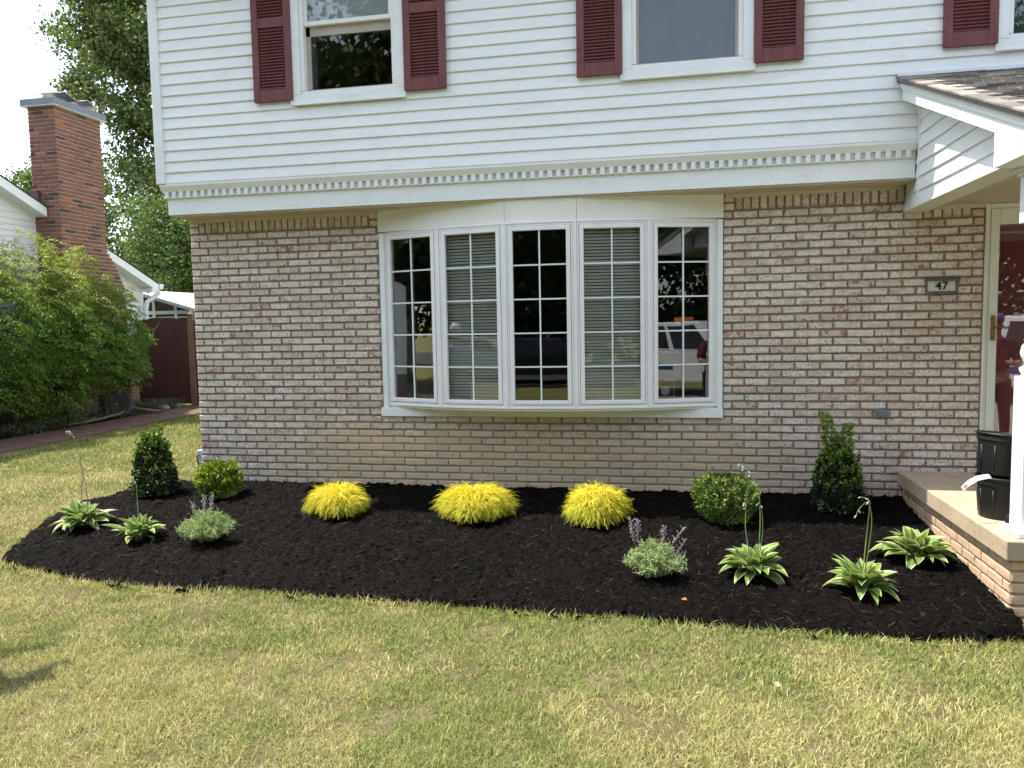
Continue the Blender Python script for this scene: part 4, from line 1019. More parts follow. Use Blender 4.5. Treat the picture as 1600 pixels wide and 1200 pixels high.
def sprigs(n, sz, hgt, rad, L, W, tipv=.9):
    def f(rs):
        out = []
        for k in range(n):
            a = rs.uniform(0, 2*PI); t = rs.uniform(.35, 1.0); rr = rad(np.array([t*.97]))[0]; b = np.array([rr*math.cos(a), rr*math.sin(a), t*hgt]); d = unit(np.array([math.cos(a)*.45, math.sin(a)*.45, 1.])+rs.normal(size=3)*.15)
            m = 12; s = np.linspace(0, 1, m); P = b+d*(s*sz*rs.uniform(.5, 1.2))[:, None]; D = unit(d*.9+rs.normal(size=(m, 3))*.8)
            out.append(leaves(P, D, L, W, None, .18, .1, rs.random(m), np.clip(s*tipv+.1, 0, 1)))
        return out
    return f
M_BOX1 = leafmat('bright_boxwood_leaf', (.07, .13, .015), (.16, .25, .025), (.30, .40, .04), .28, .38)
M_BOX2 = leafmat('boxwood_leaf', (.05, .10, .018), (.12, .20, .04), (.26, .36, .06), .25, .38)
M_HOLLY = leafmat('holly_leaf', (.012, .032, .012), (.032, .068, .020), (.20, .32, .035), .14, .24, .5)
g1, g2 = globe(.185, .36), globe(.225, .40)
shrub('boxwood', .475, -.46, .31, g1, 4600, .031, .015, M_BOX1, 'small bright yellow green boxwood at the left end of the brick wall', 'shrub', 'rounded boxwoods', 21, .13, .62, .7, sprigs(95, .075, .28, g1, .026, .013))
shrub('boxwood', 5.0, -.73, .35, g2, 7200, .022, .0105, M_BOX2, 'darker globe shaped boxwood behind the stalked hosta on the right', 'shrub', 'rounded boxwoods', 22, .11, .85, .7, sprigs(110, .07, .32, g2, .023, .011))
def cone1(t): return .196*(1-.50*t)*np.clip(.80+t*1.6, 0, 1)*np.sqrt(np.clip(1-((t-.55)/.45)**4*(t > .55), 0, 1))
def leader(x, y, z0, h, rad, m, dx=0, dy=0):
    def f(rs):
        t = rs.random(m); a = rs.uniform(0, 2*PI, m); r = rad*(1-.62*t)*rs.uniform(.35, 1.1, m)
        P = np.stack([x+dx*t+r*np.cos(a), y+dy*t+r*np.sin(a), z0+h*t], 1); D = unit(np.stack([np.cos(a), np.sin(a), .9+0*a], 1)+rs.normal(size=(m, 3))*.4)
        return [leaves(P, D, .027, .016, None, .2, .1, rs.random(m), np.clip(.35+.6*t+rs.normal(size=m)*.2, 0, 1))]
    return f
def both(*fs): return lambda rs: sum([f(rs) for f in fs], [])
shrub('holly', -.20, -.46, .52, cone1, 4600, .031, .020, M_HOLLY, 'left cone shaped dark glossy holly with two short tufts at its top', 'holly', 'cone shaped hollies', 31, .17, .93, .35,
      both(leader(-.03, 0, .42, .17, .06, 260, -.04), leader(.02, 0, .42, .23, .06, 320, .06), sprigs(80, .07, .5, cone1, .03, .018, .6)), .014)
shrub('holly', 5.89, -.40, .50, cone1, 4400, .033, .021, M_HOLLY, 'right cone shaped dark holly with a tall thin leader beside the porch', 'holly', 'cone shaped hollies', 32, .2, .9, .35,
      both(leader(-.02, 0, .36, .43, .07, 520, -.085), leader(.03, 0, .36, .33, .08, 480, .045), leader(.0, 0, .36, .22, .11, 380, 0), sprigs(95, .075, .46, cone1, .03, .018, .6)), .014)

# russian sage
M_SAGE = leafmat('silver_sage_leaf', (.25, .35, .15), (.46, .55, .30), (.50, .44, .56), .3, .7, .15)
def sage(x, y, rad, hgt, n, label, seed, lav):
    z = float(mulchz(np.array([x]), np.array([y]))[0]); rs = np.random.default_rng(seed)
    p = empty('russian_sage', (x, y, z), label, 'sage', 'silvery sages in the mulch bed'); out = []; q = MB()
    for k in range(n):
        a = rs.uniform(0, 2*PI); s = rs.random()**.55; e = np.array([math.cos(a)*rad*s, math.sin(a)*rad*s*.85, hgt*(1.0-.62*s**1.8)*rs.uniform(.75, 1.08)])
        ctrl = np.array([e[0]*.35, e[1]*.35, e[2]*.7]); T = np.linspace(0, 1, 15)[:, None]; C = 2*T*(1-T)*ctrl+T*T*e
        m = 46; ti = rs.uniform(.18, 1, m); Pt = np.stack([np.interp(ti, T[:, 0], C[:, j]) for j in range(3)], 1)
        D = unit(rs.normal(size=(m, 3))+np.array([e[0], e[1], .12])*1.4); out.append(leaves(Pt, D, rs.uniform(.018, .042, m), rs.uniform(.0035, .006, m), None, .2, .15, rs.random(m), np.zeros(m)))
        if k % 6 == 0: q.tube([(x+c[0], y+c[1], z+c[2]) for c in C[::4]], [.003, .0025, .002, .0015], 4)
    for lx, ly, lz, hx, hz in lav:
        m = 60; t = rs.random(m); P = np.stack([lx+hx*t+rs.normal(size=m)*.005, ly+rs.normal(size=m)*.005, lz+hz*t], 1)
        out.append(leaves(P, rs.normal(size=(m, 3))+[0, 0, .6], .011*(1.2-t*.6), .005, None, .2, 0, rs.random(m), np.full(m, .95)))
        for sd in range(7):
            t0 = .15+.11*sd; sg = 1 if sd % 2 else -1; m = 11; t = rs.random(m); L_ = .045*(1-t0*.5)
            P = np.stack([lx+hx*t0+sg*L_*.6*t, ly+rs.normal(size=m)*.003, lz+hz*t0+L_*t], 1); out.append(leaves(P, rs.normal(size=(m, 3))+[0, 0, .5], .009, .005, None, .2, 0, rs.random(m), np.full(m, .9)))
        q.tube([(x+lx*.4, y+ly, z+.05), (x+lx, y+ly, z+lz), (x+lx+hx, y+ly, z+lz+hz)], [.002, .0016, .001], 4)
    V, F, A = cat(*out); V[:, 2] = np.maximum(V[:, 2], .004)
    o = bpy.data.objects.new('foliage', fast('foliage', V, F, M_SAGE, A)); o['kind'] = 'stuff'; reg(o, (x, y, z), p)
    q.build('stem', simple('sage_stem', (.30, .32, .26), .8), p)
sage(1.09, -1.61, .24, .25, 170, 'left round silvery sage with only short pale tips', 41, [(-.10, 0, .2, -.03, .10), (-.02, 0, .25, .0, .11), (.03, 0, .25, .03, .13)])
sage(4.47, -1.88, .215, .26, 160, 'right silvery sage with a lavender flower spike on its left', 42, [(-.13, 0, .23, -.03, .17), (-.11, 0, .24, .0, .15), (.09, 0, .2, .11, .15), (.05, 0, .22, .01, .13), (.13, 0, .14, .07, .13), (.14, 0, .08, .06, .10)])

# ------------------------------------------------------------ side path, bed and fence
M_PAVER = simple('path_paver', (.145, .088, .065), .9, .35, 9)
path = MB().box(-4.86, -3.90, -.1, 9.4, -.4, -.032).build('side_path', simple('path_joint', (.13, .11, .09), .95, .2, 30))
tag(path, 'narrow brown brick paver path along the neighbouring house', 'path', kind='structure')
q = MB(); rn = []; lc = []
for i in range(92):
    for j in range(5):
        x0 = -4.855+.19*j; y0 = 0.2+.1*i; 
        if j == 0 and i % 2: pass
        n0 = len(q.v); e = random.uniform(-.002, .003); q.box(x0+.004, x0+.184, y0+.004, y0+.094, -.05, -.022+e); rn += [random.random()]*8; lc += [(0, 0, 0)]*8
me = q.mesh('paver_courses', M_PAVER); me.attributes.new('rnd', 'FLOAT', 'POINT').data.foreach_set('value', rn); me.attributes.new('loc', 'FLOAT_VECTOR', 'POINT').data.foreach_set('vector', np.array(lc, np.float32).ravel())
o = bpy.data.objects.new('paver_courses', me); reg(o, (0, 0, 0), path); o['kind'] = 'stuff'
M_SOIL = simple('dark_bed_soil', (.035, .027, .02), .95, .4, 14, bump=.01)
V, F = grid('x', np.linspace(-6.0, -4.87, 12), np.linspace(-5, 7.08, 120), lambda X, Y: -.03+(fbm(X, Y, 3, 4)-.5)*.08+.03*(X < -5.1), M_SOIL)
bed2 = fobj('shrub_border_soil', V, F, M_SOIL, smooth=True); tag(bed2, 'dark soil border between the side path and the neighbouring house', 'soil border', kind='structure')
# low grey green ground cover in the border
def tufts(n, x0, x1, y0, y1, L, col, seed, hh=.09):
    rs = np.random.default_rng(seed); x = rs.uniform(x0, x1, n); y = rs.uniform(y0, y1, n); k = vnoise(x*1.0, y, 3.1) > .35; x, y = x[k], y[k]; n = len(x)
    P = np.stack([x, y, rs.uniform(-.03, hh, n)], 1); D = rs.normal(size=(n, 3))+np.array([.2, 0, .9]); return leaves(P, D, rs.uniform(.5, 1.2, n)*L, L*.16, None, .1, .35, rs.random(n), rs.random(n)**3)
M_COVER = leafmat('grey_green_cover', (.06, .09, .045), (.15, .19, .12), (.24, .27, .20), .2, .6)
V, F, A = cat(tufts(9000, -5.9, -4.84, 1.2, 5.2, .10, None, 1), tufts(2500, -5.7, -4.85, 5.9, 6.95, .06, None, 2, .14))
o = fobj('ground_cover', V, F, M_COVER, A, kind='stuff'); tag(o, 'low grey green ground cover in the shady border under the big bush', 'ground cover')
M_STONE = simple('grey_stone', (.30, .28, .24), .9, .3, 14, bump=.01)
for k, (x, y, r_, l) in enumerate([(-5.35, 4.55, .13, 'rounded grey rock half hidden in the ground cover under the bush'), (-4.98, 5.98, .07, 'small pale block shaped stone right of the black disc'), (-4.95, 6.35, .10, 'grey stone edging the border left of the fence post'), (-4.93, 6.75, .06, 'small stone in the border nearest the fence post')]):
    tag(MB().sphere((x, y, r_*.35-.03), r_, 10, 7, (1.2, .9, .7), .10).build('stone', M_STONE, smooth=k != 1), l, 'stone', 'stones in the side border')
M_BARK = simple('grey_bark', (.20, .17, .13), .9, .3, 18, bump=.01, stretch=(1, 1, .3))
br = empty('fallen_branch', (-4.9, 4.6, 0), 'long bare grey branch lying along the edge of the side path', 'branch')
MB().tube([(-5.30, 3.1, .02), (-4.98, 3.75, .015), (-4.86, 4.05, .02), (-4.83, 4.5, .035), (-4.86, 5.0, .06), (-4.90, 5.45, .12)], [.010, .014, .019, .024, .028, .030], 8).build('limb', M_BARK, br, smooth=True)
MB().tube([(-4.86, 4.05, .02), (-4.98, 4.6, .06), (-5.02, 5.0, .09)], [.014, .012, .006], 7).build('twig', M_BARK, br, smooth=True)
MB().tube([(-4.86, 5.40, .12), (-4.72, 5.72, .04), (-4.66, 5.86, .01)], [.02, .024, .026], 8).build('twig', M_BARK, br, smooth=True)
# black round disc and rusty spoked wheel
M_DISC = simple('chipped_black_paint', (.022, .026, .028), .55, .3, 30, dirt=(.10, .11, .11))
dc = empty('iron_disc', (-5.0, 5.15, 0), 'black painted round iron disc with a centre hole leaning in the border', 'disc')
n_ = 40; ax = Vector((.55, -.75, .42)).normalized(); u = ax.orthogonal().normalized(); v = ax.cross(u); c = Vector((-5.0, 5.15, .215)); q = MB(); vv = []
for side in (0, .03):
    for rr in (.255, .205, .035): vv += [c+ax*(side+(.012 if rr == .205 else 0))+(u*math.cos(2*PI*k/n_)+v*math.sin(2*PI*k/n_))*rr for k in range(n_)]
ff = []
for a, b_ in ((0, 1), (1, 2), (4, 3), (5, 4), (3, 0), (2, 5)): ff += [(a*n_+k, b_*n_+k, b_*n_+(k+1) % n_, a*n_+(k+1) % n_) for k in range(n_)]
q.add(vv, ff); q.build('disc_plate', M_DISC, dc)
for k in range(8): p_ = c+ax*.035+(u*math.cos(k*.785)+v*math.sin(k*.785))*.13; MB().sphere(p_, .012, 8, 5).build('rivet', M_DISC, dc)
wh = empty('spoked_wheel', (-5.42, 5.35, 0), 'rusty iron spoked wheel leaning behind the black disc', 'wheel')
M_RUST = simple('rusty_iron', (.10, .055, .035), .8, .4, 30)
ax = Vector((.35, -.9, .2)).normalized(); u = ax.orthogonal().normalized(); v = ax.cross(u); c = Vector((-5.42, 5.35, .24))
MB().tube([c+(u*math.cos(t)+v*math.sin(t))*.24 for t in np.linspace(0, 2*PI, 33)], .013, 7, cap=False).build('rim', M_RUST, wh, smooth=True)
MB().tube([c-ax*.03, c+ax*.03], .03, 12).build('hub', M_RUST, wh)
for k in range(8): d = u*math.cos(k*PI/4)+v*math.sin(k*PI/4); MB().tube([c+d*.02, c+d*.235], .008, 6).build('spoke', M_RUST, wh)
# fence gate
M_FENCE = simple('red_brown_stain', (.075, .026, .020), .75, .35, 10, bump=.004, stretch=(4, 4, .35)); M_POSTW = simple('weathered_post', (.19, .12, .085), .85, .3, 12, stretch=(3, 3, .4))
gt = empty('board_gate', (-5.45, 7.1, -.03), 'dark red brown vertical board gate between the two houses', 'gate')
nb = 13; wB = 1.22/nb
for k in range(nb):
    t = (k+.5)/nb; x0 = -6.05+wB*k; zt_ = 1.685+.085*math.sin(PI*min(1, t*1.0))+random.uniform(-.006, .006)
    MB().prism([(x0+.002, .02), (x0+wB-.002, .02), (x0+wB-.002, zt_-.012), (x0+wB-.014, zt_), (x0+.014, zt_), (x0+.002, zt_-.012)], 7.088+random.uniform(-.002, .002), 7.108, 'y').build('fence_board', M_FENCE, gt)
MB().box(-6.03, -4.84, 7.109, 7.15, .3, .39).build('rail', M_FENCE, gt); MB().box(-6.03, -4.84, 7.109, 7.15, 1.35, 1.44).build('rail', M_FENCE, gt)
for x, l in ((-4.765, 'weathered wooden fence post with pointed cap at the house corner'),):
    p_ = empty('fence_post', (x, 7.1, -.05), l, 'fence post')
    MB().box(x-.055, x+.055, 7.05, 7.16, -.2, 1.80).build('shaft', M_POSTW, p_, bev=.004)
    q = MB(); q.box(x-.065, x+.065, 7.04, 7.17, 1.801, 1.825); q.add([(x-.05, 7.055, 1.8255), (x+.05, 7.055, 1.8255), (x+.05, 7.155, 1.8255), (x-.05, 7.155, 1.8255), (x, 7.105, 1.91)], [(3,2,1,0),(0,1,4),(1,2,4),(2,3,4),(3,0,4)]); q.build('cap', M_POSTW, p_)
fn = empty('board_fence', (-4.4, 7.1, -.05), 'dark red brown board fence running on behind the corner of the house', 'fence')
for k in range(44): x0 = -4.70+.106*k; MB().box(x0+.002, x0+.104, 7.09+random.uniform(-.003, .003), 7.11, -.05, 1.70+random.uniform(-.01, .01)).build('fence_board', M_FENCE, fn)
MB().box(-4.7, -.04, 7.111, 7.15, .3, .39).build('rail', M_FENCE, fn); MB().box(-4.7, -.04, 7.111, 7.15, 1.35, 1.44).build('rail', M_FENCE, fn)

# ------------------------------------------------------------ neighbouring house
M_NSID = siding_mat('neighbour_siding', (.78, .80, .80)); M_DKROOF = simple('dark_roof', (.05, .045, .042), .9, .3, 20, bump=.01)
nh = empty('neighbour_house', (-10, 2, 0), 'neighbouring white sided house with a gable end facing the brick house', 'house')
NX = -6.0; RDY = 1.1; SLN = .405; EYb = 7.53; EZb = 2.48
def nz(y): return EZb+SLN*(EYb-y) if y > RDY else EZb+SLN*(EYb-RDY)-SLN*(RDY-y)
zr = nz(RDY); EYf = 2*RDY-EYb
prof = [(-5.15, -.3), (7.32, -.3), (7.32, nz(7.32)-.19), (RDY, zr-.19), (-5.15, nz(-5.15)-.19)]
MB().prism(prof, -16, NX-.02).build('house_body', M_NSID, nh)
gwn = MB().prism([(-5.15, -.3), (7.32, -.3), (7.32, .45), (-5.15, .45)], NX-.019, NX-.012).build('foundation', M_MORTAR, nh)
fb = []
for rr in range(8):
    y = 4.9+(.1 if rr % 2 else 0)
    while y < 7.31: e = min(y+.2, 7.31); fb.append(((NX, (y+e)/2, .43-.0677*rr), e-y-.009, .055, PI/2, 0)); y += .209
lay_bricks(gwn, fb, brick_mat('orange_foundation_brick', 'tan'), .03)
gsw = MB().prism([(-5.15, .451), (7.32, .451), (7.32, nz(7.32)-.20), (RDY, zr-.20), (-5.15, nz(-5.15)-.20)], NX-.019, NX-.010).build('gable_wall', M_NSID, nh)
z = .46; 
while z < zr-.35:
    P_ = .098; ymax = min(7.26, EYb-(z+.2+P_-EZb)/SLN); ymin = max(-5.1, 2*RDY-ymax)
    y1 = min(7.26, EYb-(z+.2-EZb)/SLN)
    if ymax > ymin+.1:
        m = MB(); xo, xi = NX+.008, NX-.006
        m.add([(xo, ymin, z), (xo, y1, z), (xi, ymax, z+P_), (xi, ymin, z+P_), (xi-.002, ymin, z-.002), (xi-.002, y1, z-.002), (xi-.003, ymax, z+P_), (xi-.003, ymin, z+P_)],
              [(0,1,2,3),(4,7,6,5),(0,4,5,1),(1,5,6,2),(2,6,7,3),(3,7,4,0)]); m.build('siding_plank', M_NSID, gsw)
    z += P_
MB().box(NX-.01, NX+.014, 7.262, 7.335, .45, nz(7.32)-.2).build('corner_board', M_TRIM, nh)
def nrake(x0, x1, u0, u1, name, mat, ya=EYb, yb=RDY):
    for (a, b_) in ((ya, yb), (2*RDY-ya, yb)):
        MB().add([(x0, a, nz(a)-u0), (x1, a, nz(a)-u0), (x1, b_, nz(b_)-u0), (x0, b_, nz(b_)-u0), (x0, a, nz(a)-u1), (x1, a, nz(a)-u1), (x1, b_, nz(b_)-u1), (x0, b_, nz(b_)-u1)],
             [(0,1,2,3),(7,6,5,4),(4,5,1,0),(5,6,2,1),(6,7,3,2),(7,4,0,3)]).build(name, mat, nh)
nrake(-16.2, -5.745, -.012, .02, 'roof', M_DKROOF); 
for ya, yb in ((EYb, 5.79), (4.655, RDY)):
    for x0, x1, u0, u1, nm in ((-5.775, -5.75, .021, .175, 'rake_board'), (NX-.02, -5.776, .16, .172, 'rake_soffit'), (NX-.012, NX+.02, .173, .20, 'rake_trim')):
        MB().add([(x0, ya, nz(ya)-u0), (x1, ya, nz(ya)-u0), (x1, yb, nz(yb)-u0), (x0, yb, nz(yb)-u0), (x0, ya, nz(ya)-u1), (x1, ya, nz(ya)-u1), (x1, yb, nz(yb)-u1), (x0, yb, nz(yb)-u1)],
             [(0,1,2,3),(7,6,5,4),(4,5,1,0),(5,6,2,1),(6,7,3,2),(7,4,0,3)]).build(nm, M_TRIM, nh)
MB().prism([(7.30, nz(7.32)-.19), (EYb, EZb-.02), (EYb, EZb-.18), (7.30, EZb-.18)], -5.98, -5.752).build('rake_return', M_TRIM, nh)
MB().prism([(7.535, 2.47), (7.66, 2.47), (7.66, 2.42), (7.62, 2.365), (7.535, 2.365)], -16, -5.73).build('gutter', M_TRIM, nh)
MB().tube([(-5.83, 7.60, 2.37), (-5.83, 7.60, 2.28), (-5.86, 7.50, 2.20), (-5.93, 7.37, 2.10), (-5.945, 7.345, 1.95), (-5.945, 7.345, .1)], .046, 8).build('downspout', M_TRIM, nh)
# sun room at the back
def sroof(x): return 2.35-.288*(x+6.56)
MB().add([(-6.75, 7.9, sroof(-6.75)), (-3.6, 7.9, sroof(-3.6)), (-3.6, 11, sroof(-3.6)), (-6.75, 11, sroof(-6.75)), (-6.75, 7.9, sroof(-6.75)-.075), (-3.6, 7.9, sroof(-3.6)-.075), (-3.6, 11, sroof(-3.6)-.075), (-6.75, 11, sroof(-6.75)-.075)],
         [(0,1,2,3),(7,6,5,4),(4,5,1,0),(5,6,2,1),(6,7,3,2),(7,4,0,3)]).build('sunroom_roof', simple('weathered_white_metal', (.36, .40, .38), .6, .15, 8, dirt=(.3, .29, .26)), nh, bev=.004)
MB().box(-6.75, -3.7, 8.2, 8.26, 1.86, 1.93).box(-6.75, -3.7, 8.2, 8.26, 1.78, 1.80).build('sunroom_rail', M_TRIM, nh)
for x in (-6.70, -6.39, -5.86, -5.33, -4.8, -4.2): MB().box(x-.03, x+.03, 8.195, 8.265, -.05, sroof(x)-.08).build('sunroom_post', M_TRIM, nh)
MB().prism([(-6.7, 0), (-3.75, 0), (-3.75, sroof(-3.75)-.08), (-6.7, sroof(-6.7)-.08)], 8.225, 8.235, 'y').build('pane', simple('dark_glass', (.045, .04, .032), .12, .2, 3), nh)
# chimney
ch = empty('brick_chimney', (-5.75, 5.2, 0), 'tall red brick chimney with grey metal cap on the neighbouring house gable', 'chimney')
CX0, CX1, CY0, CY1 = -6.025, -5.50, 4.668, 5.765
def cback(z): return CY1 if z > 2.95 else CY1+.42*min(1, (2.95-z)/.65)**.8
core = MB().box(CX0+.012, CX1-.012, CY0+.012, CY1-.012, -.1, 5.315)
core.prism([(CY1-.013, -.1), (cback(-.1)-.012, -.1), (cback(2.3)-.012, 2.3), (cback(2.6)-.012, 2.6), (CY1-.013, 2.94)], CX0+.012, CX1-.012).build('mortar_core', simple('chimney_mortar', (.44, .36, .30), .95, .2, 30, bump=.004), ch)
core_o = [c for c in ch.children][0]; cb = []; nr = int(5.31/.0677)
for rr in range(nr):
    z = 5.31-.0677*(rr+.5)
    if z < .2: break
    xs_ = [CX0]+[CX0+t for t in ((.10, .31, .52) if rr % 2 else (.205, .41, .525))]
    xs_[-1] = CX1
    for q in range(3): cb.append((((xs_[q]+xs_[q+1])/2, CY0, z), xs_[q+1]-xs_[q]-.014, .0520, 0, random.uniform(-.002, .003)))
    e = cback(z); y = CY0+.0; first = True
    while y < e-.03:
        w = .10 if (first and not rr % 2) else .209; first = False; y2 = min(y+w, e)
        if e-y2 < .05: y2 = e
        cb.append(((CX1, (y+y2)/2, z), y2-y-.014, .0520, PI/2, random.uniform(-.002, .003))); y = y2
lay_bricks(core_o, cb, M_BRICKR, .04)
M_CAP = simple('grey_metal_cap', (.17, .20, .22), .5, .1, 3, metal=.2); M_HOOD = simple('brushed_steel', (.50, .48, .45), .35, .15, 10, metal=.7)
q = MB().box(CX0-.07, CX1+.07, CY0-.07, CY1+.07, 5.316, 5.43); q.build('chimney_cap', M_CAP, ch, bev=.004)
MB().box(CX0-.073, CX1+.073, CY0-.073, CY1+.073, 5.309, 5.3155).build('cap_edge', M_TRIM, ch)
for yc, zc in ((4.97, 0), (5.50, -.0)):
    q = MB()
    for sx in (-.1, .1):
        for sy in (-.11, .11): q = MB(); q.box(-5.76+sx-.012, -5.76+sx+.012, yc+sy-.012, yc+sy+.012, 5.431, 5.535).build('hood_leg', M_HOOD, ch)
    MB().box(-5.88, -5.64, yc-.13, yc+.13, 5.431, 5.475).build('flue_collar', M_HOOD, ch, bev=.004)
    pf = [(yc-.28, 5.535), (yc-.13, 5.575), (yc, 5.625), (yc+.13, 5.575), (yc+.28, 5.535)]
    pf2 = pf+[(x, z-.008) for x, z in reversed(pf)]
    MB().prism(pf2, -6.0, -5.52, 'x').build('hood', M_HOOD, ch)
MB().box(-6.04, -5.86, 4.60, 4.664, 3.50, 3.92).build('flashing', simple('brown_flashing', (.085, .055, .05), .5), ch, bev=.003)

# ------------------------------------------------------------ big bush
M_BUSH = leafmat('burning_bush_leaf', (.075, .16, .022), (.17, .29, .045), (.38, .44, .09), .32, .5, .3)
bu = empty('burning_bush', (-5.2, 4.2, 0), 'large dense green bush with yellowish top beside the side path', 'bush')
BL = [(-5.25, 2.2, 1.55, 1.05, 1.3, 1.45), (-5.20, 3.5, 1.60, .95, 1.0, 1.42), (-5.2, 4.6, 1.45, .85, .85, 1.32), (-5.25, 5.25, 1.28, .62, .55, 1.0), (-5.22, 5.72, 1.0, .36, .36, .58), (-5.0, 5.95, 1.40, .16, .2, .07), (-5.3, .6, 1.4, 1.0, 1.1, 1.3), (-5.0, 4.6, .95, .80, .75, .62)]
out = []; rs = np.random.default_rng(51)
for bi, (cx, cy, cz, rx, ry_, rz__) in enumerate(BL):
    ns = int(740*rx*max(ry_, rz__)**1.4) if rx > .3 else 40
    d = unit(rs.normal(size=(ns, 3))); f = 1+.10*np.sin(d[:, 1]*7+bi)+.08*np.sin(d[:, 2]*9+bi*2)+rs.normal(size=ns)*.055-.6*rs.random(ns)**3.5
    C = np.array([cx, cy, cz])+d*np.array([rx, ry_, rz__])*f[:, None]
    k = (C[:, 0] > -5.97) & (C[:, 2] > .30+.2*np.sin(C[:, 1]*3)+.38*np.clip((C[:, 1]-4.0)/1.0, 0, 1)); C, d = C[k], d[k]; ns = len(C); m = 36
    ax = unit(d*np.array([1, 1, .35])+rs.normal(size=(ns, 3))*.35+[0, 0, -.05]); s = rs.random((ns, m)); side = unit(np.cross(ax, [0, 0, 1.]))
    off = rs.normal(size=(ns, m))*.045
    P = C[:, None, :]+ax[:, None, :]*(s*.20-.10)[:, :, None]+side[:, None, :]*off[:, :, None]; P[:, :, 2] += rs.normal(size=(ns, m))*.012-.10*s**2
    P = P.reshape(-1, 3); A3 = np.repeat(ax, m, 0); S3 = np.repeat(side, m, 0)*np.sign(off.ravel())[:, None]
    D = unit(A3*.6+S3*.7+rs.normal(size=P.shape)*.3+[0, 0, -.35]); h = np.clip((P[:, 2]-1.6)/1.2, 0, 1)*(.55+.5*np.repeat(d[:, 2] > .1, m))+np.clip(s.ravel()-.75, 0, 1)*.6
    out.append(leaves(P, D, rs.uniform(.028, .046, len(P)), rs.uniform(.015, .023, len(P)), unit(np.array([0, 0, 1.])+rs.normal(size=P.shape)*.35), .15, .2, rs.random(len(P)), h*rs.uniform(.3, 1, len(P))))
V, F, A = cat(*out); print('bush leaves', len(V)//4)
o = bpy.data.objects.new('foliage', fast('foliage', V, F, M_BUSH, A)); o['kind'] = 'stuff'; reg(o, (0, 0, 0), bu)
q = MB()
for k in range(38):
    y = rs.uniform(.8, 5.7); x = -5.45+rs.normal()*.15; e = np.array([x+rs.normal()*.5, y+rs.normal()*.5, rs.uniform(1.5, 2.3)]); m_ = np.array([x+(e[0]-x)*.3, y+(e[1]-y)*.4, .9])
    q.tube([(x, y, -.05), (x+(m_[0]-x)*.4, y+(m_[1]-y)*.4, .4), m_, e], [.024, .018, .013, .004], 5)
o = q.build('stem', M_BARK, bu); o['kind'] = 'stuff'

# ------------------------------------------------------------ trees
M_TREE = leafmat('maple_leaf', (.075, .125, .038), (.15, .21, .065), (.26, .31, .11), .3, .45, .35)
M_TREE2 = leafmat('light_tree_leaf', (.06, .12, .03), (.13, .21, .055), (.26, .32, .13), .3, .5, .3)
M_TREED = leafmat('dark_tree_leaf', (.02, .045, .012), (.05, .085, .02), (.10, .14, .03), .25, .5, .2)
def tree(x, y, trunkh, centers, nper, csz, L, mat, label, seed, cat_='tree', group=None, tr=.3, name='maple_tree', zb=0):
    rs = np.random.default_rng(seed); t = empty(name, (x, y, zb), label, cat_, group)
    q = MB(); base = np.array([x, y, zb-.3]); top = np.array([x+rs.normal()*.4, y+rs.normal()*.4, max(c[2] for c in centers)*.82])
    def tp(f): return base+(top-base)*f+np.array([math.sin(f*5+seed)*.25, math.cos(f*4+seed)*.2, 0])*f
    q.tube([tp(f) for f in np.linspace(0, 1, 10)], [tr*(1.25-f)*.8+.02 for f in np.linspace(0, 1, 10)], 9); q.build('trunk', M_BARK, t, smooth=True)
    out = []; lb = MB()
    for (cx, cy, cz, cr) in centers:
        n = max(6, int(nper*cr**2)); d = unit(rs.normal(size=(n, 3))); rr = rs.random(n)**.55; C = np.array([cx, cy, cz])+d*rr[:, None]*cr*np.array([1, 1, .78])*(1+.18*rs.normal(size=n))[:, None]
        f0 = min(.9, max(.15, (cz-cr*.6-zb)/(top[2]-zb)*.8)); b0 = tp(f0); b1 = np.array([cx, cy, cz]); mid = (b0+b1)/2+[0, 0, .25*cr]
        lb.tube([b0, mid, b1], [tr*.36*(1.1-f0), tr*.22*(1.1-f0)+.01, .02], 6)
        for j in range(min(n, 14)): c = C[j]; lb.tube([b1*.75+b0*.25 if j % 2 else mid, (b1+c)/2+rs.normal(size=3)*.1, c], [.035, .022, .008], 4)
        m = 34; P = np.repeat(C, m, 0)+rs.normal(size=(n*m, 3))*csz*np.array([1, 1, .55]); D = unit(rs.normal(size=P.shape)+[0, 0, -.25])
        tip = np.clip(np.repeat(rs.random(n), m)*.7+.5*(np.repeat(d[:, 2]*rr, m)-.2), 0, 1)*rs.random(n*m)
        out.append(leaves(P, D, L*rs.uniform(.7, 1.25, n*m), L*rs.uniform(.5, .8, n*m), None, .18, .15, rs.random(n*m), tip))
    V, F, A = cat(*out); o = bpy.data.objects.new('crown', fast('crown', V, F, mat, A)); o['kind'] = 'stuff'; reg(o, (0, 0, 0), t)
    lo = lb.build('limbs', M_BARK, t, smooth=True); lo['kind'] = 'stuff'; return len(V)//4
nl = 0
# big maple behind the neighbouring house; crown centres in metres
cs = [(-13.4, 17, 12.6, 2.2), (-15.0, 17.2, 11.5, 1.2), (-11.4, 17, 13.5, 2.3), (-13.0, 16.8, 10.6, 2.0), (-15.2, 17.2, 10.0, 1.0), (-11.0, 16.7, 11.0, 2.1), (-12.6, 16.8, 8.6, 1.7), (-10.6, 16.5, 8.7, 1.8), (-12.9, 17, 6.9, 1.5), (-10.9, 16.5, 6.6, 1.7),
      (-9.2, 17, 9.8, 1.8), (-9.4, 17.5, 12.5, 2.2), (-12.4, 16.8, 5.1, 1.3), (-10.4, 16.8, 4.8, 1.5), (-14.2, 17, 13.4, 1.4), (-9.0, 17, 7.2, 1.6), (-12.6, 17.5, 15.2, 2.0), (-9.3, 17.2, 4.6, 1.6)]
nl += tree(-11.6, 17, 4, cs, 40, .21, .15, M_TREE, 'tall maple tree rising behind the red chimney', 61, tr=.34)
